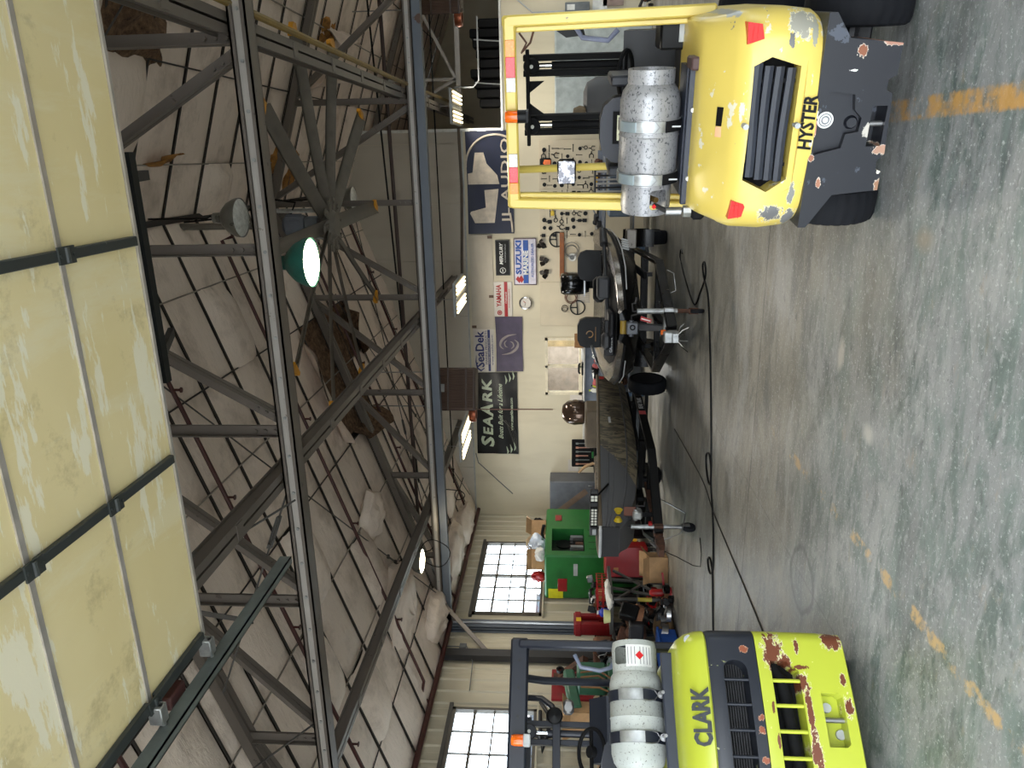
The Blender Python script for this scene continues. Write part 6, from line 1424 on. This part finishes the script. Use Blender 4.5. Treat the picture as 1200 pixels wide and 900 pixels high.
def crumple(name, label, cat, loc, r, mat, seed):
    q = random.Random(seed); ph = [q.uniform(0, 6) for _ in range(6)]
    def fn(u, v):
        a = 2 * math.pi * u; b = math.pi * v
        w = 1 + .25 * math.sin(3 * a + ph[0]) * math.sin(2 * b + ph[1]) + .15 * math.sin(7 * a + ph[2]) * math.sin(5 * b + ph[3])
        return (r[0] * w * math.sin(b) * math.cos(a), r[1] * w * math.sin(b) * math.sin(a), max(0, r[2] * (1 + w * math.cos(b)) ))
    return single(name, MB().grid(fn, 20, 12), mat, label, cat, loc, 0, None, 25)
crumple('plastic_bag', 'white and blue plastic bag between the cartons on the green machine', 'bag', (-7.5, 13.2, 2.05), (.2, .24, .16), plain((.80, .84, .90), .35, 0, .2, 5), 1)
crumple('plastic_bag', 'black bag behind the far carton on the green machine', 'bag', (-7.6, 14.1, 2.05), (.2, .2, .14), BLACK, 2); crumple('plastic_bag', 'crumpled white wrap at the front edge of the green machine', 'bag', (-7.35, 12.6, 2.05), (.12, .16, .09), WHITE, 3)
crumple('red_cloth', 'red cloth tucked behind the near carton on the green machine', 'cloth', (-7.85, 12.62, 2.05), (.1, .1, .12), RED, 4)
single('black_hose', MB().tube([(-.1, 0, 0), (0, .1, .05), (.12, .25, .02), (.18, .1, -.0)], .03, 8), BLACK, 'black hose end lying on the green machine between the bags', 'hose', (-7.4, 13.4, 2.08))

t = thing('red_cabinet', 'red steel cabinet standing in front of the green machine', 'cabinet', (-6.98, 11.85, 0), R(18))
RC = plain((.60, .06, .09), .4, 0, .12, 3); ob('body', MB().box(-.27, .27, -.25, .25, .2, .95, .012), RC, t); d = ob('door', MB().box(-.26, .26, -.262, -.25, .22, .93, .004), RC, t); ob('name_plate', MB().box(-.2, -.1, -.268, -.262, .72, .8), plain((.75, .5, .2), .4), d)
for x in (-.22, .22):
    for y in (-.2, .2): ob('caster', MB().cyl((x - .02, y, .06), (x + .02, y, .06), .06, n=12).box(x - .03, x + .03, y - .03, y + .03, .1, .2), DARK, t)
t = thing('black_drum', 'black drum lying on the floor behind the trailer tongue', 'drum', (-6.55, 12.6, 0)); ob('shell', MB().cyl((-.25, 0, .3), (.3, 0, .3), .29, n=28), BLACK, t)
for x in (-.25, 0, .3): ob('hoop', MB().lathe([(.285, -.015), (.305, -.015), (.305, .015), (.285, .015)], (x, 0, .3), 'x', 28), DARK, t)
# work stand with a long pale bar, crates and boxes
t = thing('work_stand', 'grey steel sawhorse stand with crossed legs beside the wall clutter', 'stand', (-7.0, 10.6, 0))
SG_ = plain((.36, .36, .35), .5, .3)
ob('top_bar', MB().box(-.32, .32, -.5, .5, .9, .95), SG_, t); ob('post', MB().cyl((.28, -.42, .1), (.28, -.42, .92), .03), SG_, t); ob('yellow_band', MB().cyl((.28, -.42, .3), (.28, -.42, .52), .032), plain((.75, .68, .25), .5), t)
for a, c in (((.28, -.42, .85), (.28, .4, .02)), ((.28, .42, .85), (.28, -.4, .02)), ((-.28, -.42, .85), (-.28, .4, .02)), ((-.28, .42, .85), (-.28, -.4, .02)), ((.28, -.4, .05), (.28, .4, .05)), ((-.28, -.4, .05), (-.28, .4, .05)), ((.28, -.1, .9), (.28, -.35, .05)), ((.28, .15, .9), (.28, .05, .05))): ob('leg', MB().bar(a, c, .035, .035), SG_, t)
for y, lab in ((.3, 'red wire crate on the stand nearest the red cabinet'), (-.05, 'red wire crate on the stand, second from the red cabinet')):
    c_t = thing('wire_crate', lab, 'crate', (-7.0, 10.6 + y, .95), 0)
    for z in (0, .09, .18): ob('wire_ring', MB().tube([(.2, -.15, z), (.2, .15, z), (-.2, .15, z), (-.2, -.15, z)], .008, 6, closed=True), RED, c_t)
    for k in range(5): ob('wire', MB().box(.196, .206, -.15 + .075 * k - .004, -.15 + .075 * k + .004, 0, .2), RED, c_t); ob('wire', MB().box(-.2 + .1 * k - .004, -.2 + .1 * k + .004, -.155, -.145, 0, .2), RED, c_t)
    ob('crate_floor', MB().box(-.2, .2, -.15, .15, -.0, .008), plain((.4, .08, .1), .5), c_t)
heap('loose_tools', 'black and silver tools heaped behind the red crates', 'tools', (-7.6, 10.9, .9), 14, [BLACK, DARK, STEEL, RUST], .4, .18, 31)
t = thing('tool_shelf', 'low grey shelf along the left wall carrying the tools', 'shelf', (-7.75, 9.2, 0)); ob('board', MB().box(-.4, .4, -2.6, 2.2, .86, .9), plain((.3, .3, .3), .6), t); ob('board', MB().box(-.4, .4, -2.6, 2.2, .38, .41), plain((.3, .3, .3), .6), t)
for y in (-2.5, -1.0, .5, 2.1):
    for x in (-.36, .36): ob('leg', MB().box(x - .025, x + .025, y - .025, y + .025, 0, .9), DARK, t)
carton(-6.5, 10.78, .0, .42, .36, .30, .3, 'open carton on the floor below the red cabinet'); carton(-7.15, 10.95, .955, .16, .14, .16, .2, 'small tan carton standing between red cabinet and stand', False, plain((.70, .58, .34), .8))
crumple('white_sheet', 'white plastic sheet draped along the front of the stand', 'sheet', (-6.72, 10.35, .9), (.06, .4, .06), WHITE, 8)
bottle(-7.0, 10.22, .955, .07, .2, plain((.12, .2, .62), .4), WHITE, 'blue jug with white cap on the stand'); single('white_tub', MB().lathe([(0, 0), (.09, 0), (.11, .1), (.1, .1), (.08, .02), (0, .02)], n=18), plain((.86, .85, .6), .5), 'pale yellow tub on the stand beside the blue jug', 'tub', (-6.95, 10.05, .955))
heap('engine_parts', 'red and dark engine parts under the stand', 'parts', (-7.1, 10.6, .08), 12, [RED, DARK, RUST, BLACK], .35, .2, 33)
t = thing('red_press', 'tall red steel press with a yellow label beside the window', 'press', (-7.45, 10.55, .9)); 
ob('frame', MB().box(-.1, .1, -.16, -.08, 0, .62).box(-.1, .1, .08, .16, 0, .62).box(-.12, .12, -.18, .18, .5, .6, .01).box(-.12, .12, -.18, .18, 0, .08), plain((.5, .06, .08), .45), t); ob('ram', MB().cyl((0, 0, .2), (0, 0, .52), .06), plain((.42, .05, .07), .45), t); ob('yellow_label', MB().box(.12, .125, -.1, .0, .5, .58), YELLOWP, t)
t = thing('red_engine_hoist', 'red panel with a rusty arm against the siding above the shelf', 'hoist', (-7.75, 9.75, .9)); ob('panel', MB().box(-.3, -.25, -.35, .35, .3, .98, .01), plain((.52, .06, .1), .45), t); ob('arm', MB().bar((-.2, .1, .85), (.3, -.1, .45), .09, .1).bar((-.2, .1, .3), (-.2, .1, .95), .08, .08), RUST, t); ob('chain', MB().tube([(.1, 0, .6), (.15, .05, .35), (.2, -.05, .2)], .015, 6), DARK, t); ob('base', MB().box(-.3, .2, -.2, .25, 0, .32, .02), RUST, t)
BRN = plain((.45, .30, .20), .75, 0, .25, 5, 'brown_leatherette')
for y, z0, z1, lab in ((9.95, .9, 1.22, 'brown padded piece standing on the shelf behind the black edge'), (9.85, .41, .82, 'brown padded piece on the lower shelf, left of its pair'), (9.45, .41, .78, 'brown padded piece on the lower shelf, right of its pair')):
    single('brown_pad', MB().box(-.1, .14, -.14, .14, 0, z1 - z0, .05), BRN, lab, 'pad', (-7.45, y, z0))
single('brown_sack', MB().grid(lambda u, v: (.26 * math.sin(math.pi * v) * math.cos(6.28 * u), .34 * math.sin(math.pi * v) * math.sin(6.28 * u), .16 + .16 * math.cos(math.pi * v)), 18, 10), plain((.42, .33, .22), .85), 'tan sack on the floor below the shelf', 'sack', (-6.95, 9.75, 0))
t = thing('blue_crate', 'blue plastic crate on the floor beside the lime forklift guard', 'crate', (-6.95, 9.3, 0)); ob('crate', MB().box(-.18, .18, -.22, .22, .02, .3, .02), BLUE, t); ob('rim', MB().box(-.2, .2, -.24, .24, .27, .31, .01), BLUE, t)
heap('loose_parts', 'black outboard parts on the floor in front of the shelf', 'parts', (-6.55, 9.55, 0), 8, [BLACK, DARK, STEEL], .3, .22, 35)
single('red_bottle_jack', MB().cyl((0, 0, 0), (0, 0, .05), .09).lathe([(.06, .05), (.06, .3), (.03, .34), (0, .34)], n=14).bar((0, 0, .1), (.3, .1, .14), .03, .03), RED, 'dark red jack on the floor beyond the stand', 'jack', (-6.6, 10.2, 0))
heap('silver_parts', 'bright funnel and parts on the shelf above the brown pads', 'parts', (-7.45, 9.7, .9), 8, [STEEL, BLACK, WHITE, DARK], .25, .18, 36)
# seen through the guard of the lime forklift
t = thing('green_lathe', 'green machine tool seen through the guard of the lime forklift', 'machine', (-7.3, 8.75, .9)); LG_ = plain((.20, .40, .30), .45)
ob('bed', MB().box(-.2, .2, -.5, .4, .0, .16, .02), LG_, t); ob('head', MB().box(-.18, .2, .1, .42, .16, .6, .04), LG_, t); ob('arm', MB().bar((.05, .3, .72), (.1, -.55, .62), .2, .16, b=.03), LG_, t); ob('column', MB().cyl((0, .2, .16), (0, .2, .8), .07), STEEL, t); ob('knob', MB().lathe([(.03, -.02), (.06, -.02), (.06, .02), (.03, .02)], (.05, .38, .84), 'x', 16), BLACK, t)
for k in range(4): ob('cable', MB().tube([(.22, -.3 + .1 * k, .1), (.28, -.25 + .12 * k, .3), (.24, -.2 + .1 * k, .55)], .014, 6), plain((.5, .35, .2), .5), t)
carton(-7.3, 8.2, 1.3, .34, .34, .30, .3, 'open carton seen through the lime forklift guard'); carton(-7.4, 7.6, .9, .36, .4, .36, -.1, 'closed carton under the open one behind the lime forklift', False)
t = thing('tan_unit', 'tan metal control unit with a switch face behind the lime forklift', 'control box', (-7.25, 8.22, .9), R(20)); ob('case', MB().box(-.2, .2, -.2, .2, 0, .38, .02), plain((.78, .70, .55), .5), t); ob('panel', MB().box(.2, .21, -.15, .15, .06, .2), plain((.3, .3, .3), .5), t)
for k in range(3): ob('knob', MB().cyl((.21, -.1 + .1 * k, .28), (.235, -.1 + .1 * k, .28), .022), BLACK, t)
for k, (y, mt) in enumerate(((8.75, DARK), (7.95, RUST), (7.75, plain((.55, .5, .45), .5)), (7.2, RUST))): single('leaning_bar', MB().cyl((0, 0, 0), (-.35, .05, 2.1 + .1 * (k % 2)), .03), mt, ('dark steel bar', 'rusty steel bar', 'pale steel bar', 'second rusty bar')[k] + ' leaning on the siding behind the lime forklift', 'bar', (-7.83, y, 0))
heap('shelf_parts', 'chain hoists and machine parts on the shelf behind the lime forklift mast', 'parts', (-7.4, 7.1, .9), 16, [DARK, GREY, STEEL, BLACK, WHITE], .5, .24, 41); heap('shelf_parts', 'parts on the lower shelf behind the lime forklift', 'parts', (-7.4, 8.3, .41), 12, [DARK, RUST, CARD, BLACK, WHITE], .6, .2, 42)
single('hanging_hose', MB().tube([(0, .1, 0), (.05, -.2, -.12), (.06, -.6, -.14), (.05, -.95, -.05), (.02, -.6, -.02), (0, -.1, .0)], .03, 8), DARK, 'dark hose looped on the wall above the green machine tool', 'hose', (-8.15, 9.4, 2.05))
heap('hardware_pile', 'brown boxes and dark hardware heaped between the stand and the lime forklift', 'parts', (-6.95, 9.85, .41), 14, [BRN, RUST, BLACK, DARK, CARD], .38, .26, 51)
heap('hardware_pile', 'black and brown parts spread on the floor under the brown pads', 'parts', (-6.75, 9.95, 0), 12, [BLACK, DARK, RUST, BRN], .4, .2, 52)
heap('hardware_pile', 'white and black odds and ends on top of the red wire crates', 'parts', (-7.0, 10.75, 1.14), 10, [WHITE, BLACK, GREY, STEEL], .3, .1, 53)
heap('hardware_pile', 'dark tools standing along the wall behind the stand', 'parts', (-7.85, 11.5, .9), 10, [BLACK, DARK, BRN, GREY], .35, .22, 54)
t = thing('side_shelf', 'short grey shelf beside the green machine holding dark tools', 'shelf', (-7.85, 11.75, 0)); ob('board', MB().box(-.35, .35, -.45, .45, .86, .9), DARK, t)
for x in (-.3, .3):
    for y in (-.4, .4): ob('leg', MB().box(x - .02, x + .02, y - .02, y + .02, 0, .86), DARK, t)
for k, (y, z, ln, mt) in enumerate(((7.4, 2.0, 1.0, RUST), (7.9, 1.9, .9, DARK), (9.0, 2.2, 1.1, DARK))):
    single('wall_hook_chain' if False else 'hanging_chain', MB().tube([(0, 0, 0), (.02, .02, -ln * .5), (0, .05, -ln)], .02, 6).lathe([(.03, -.012), (.05, -.012), (.05, .012), (.03, .012)], (0, .05, -ln), 'x', 12), mt, ('rusty chain hanging on the siding, nearest the near window', 'dark chain hanging on the siding beside the rusty one', 'dark chain hanging above the green machine tool')[k], 'chain', (-8.19, y, z))
heap('shelf_parts', 'black machine parts piled at the near end of the shelf', 'parts', (-7.35, 6.75, .9), 12, [BLACK, DARK, STEEL, RUST], .35, .3, 55)
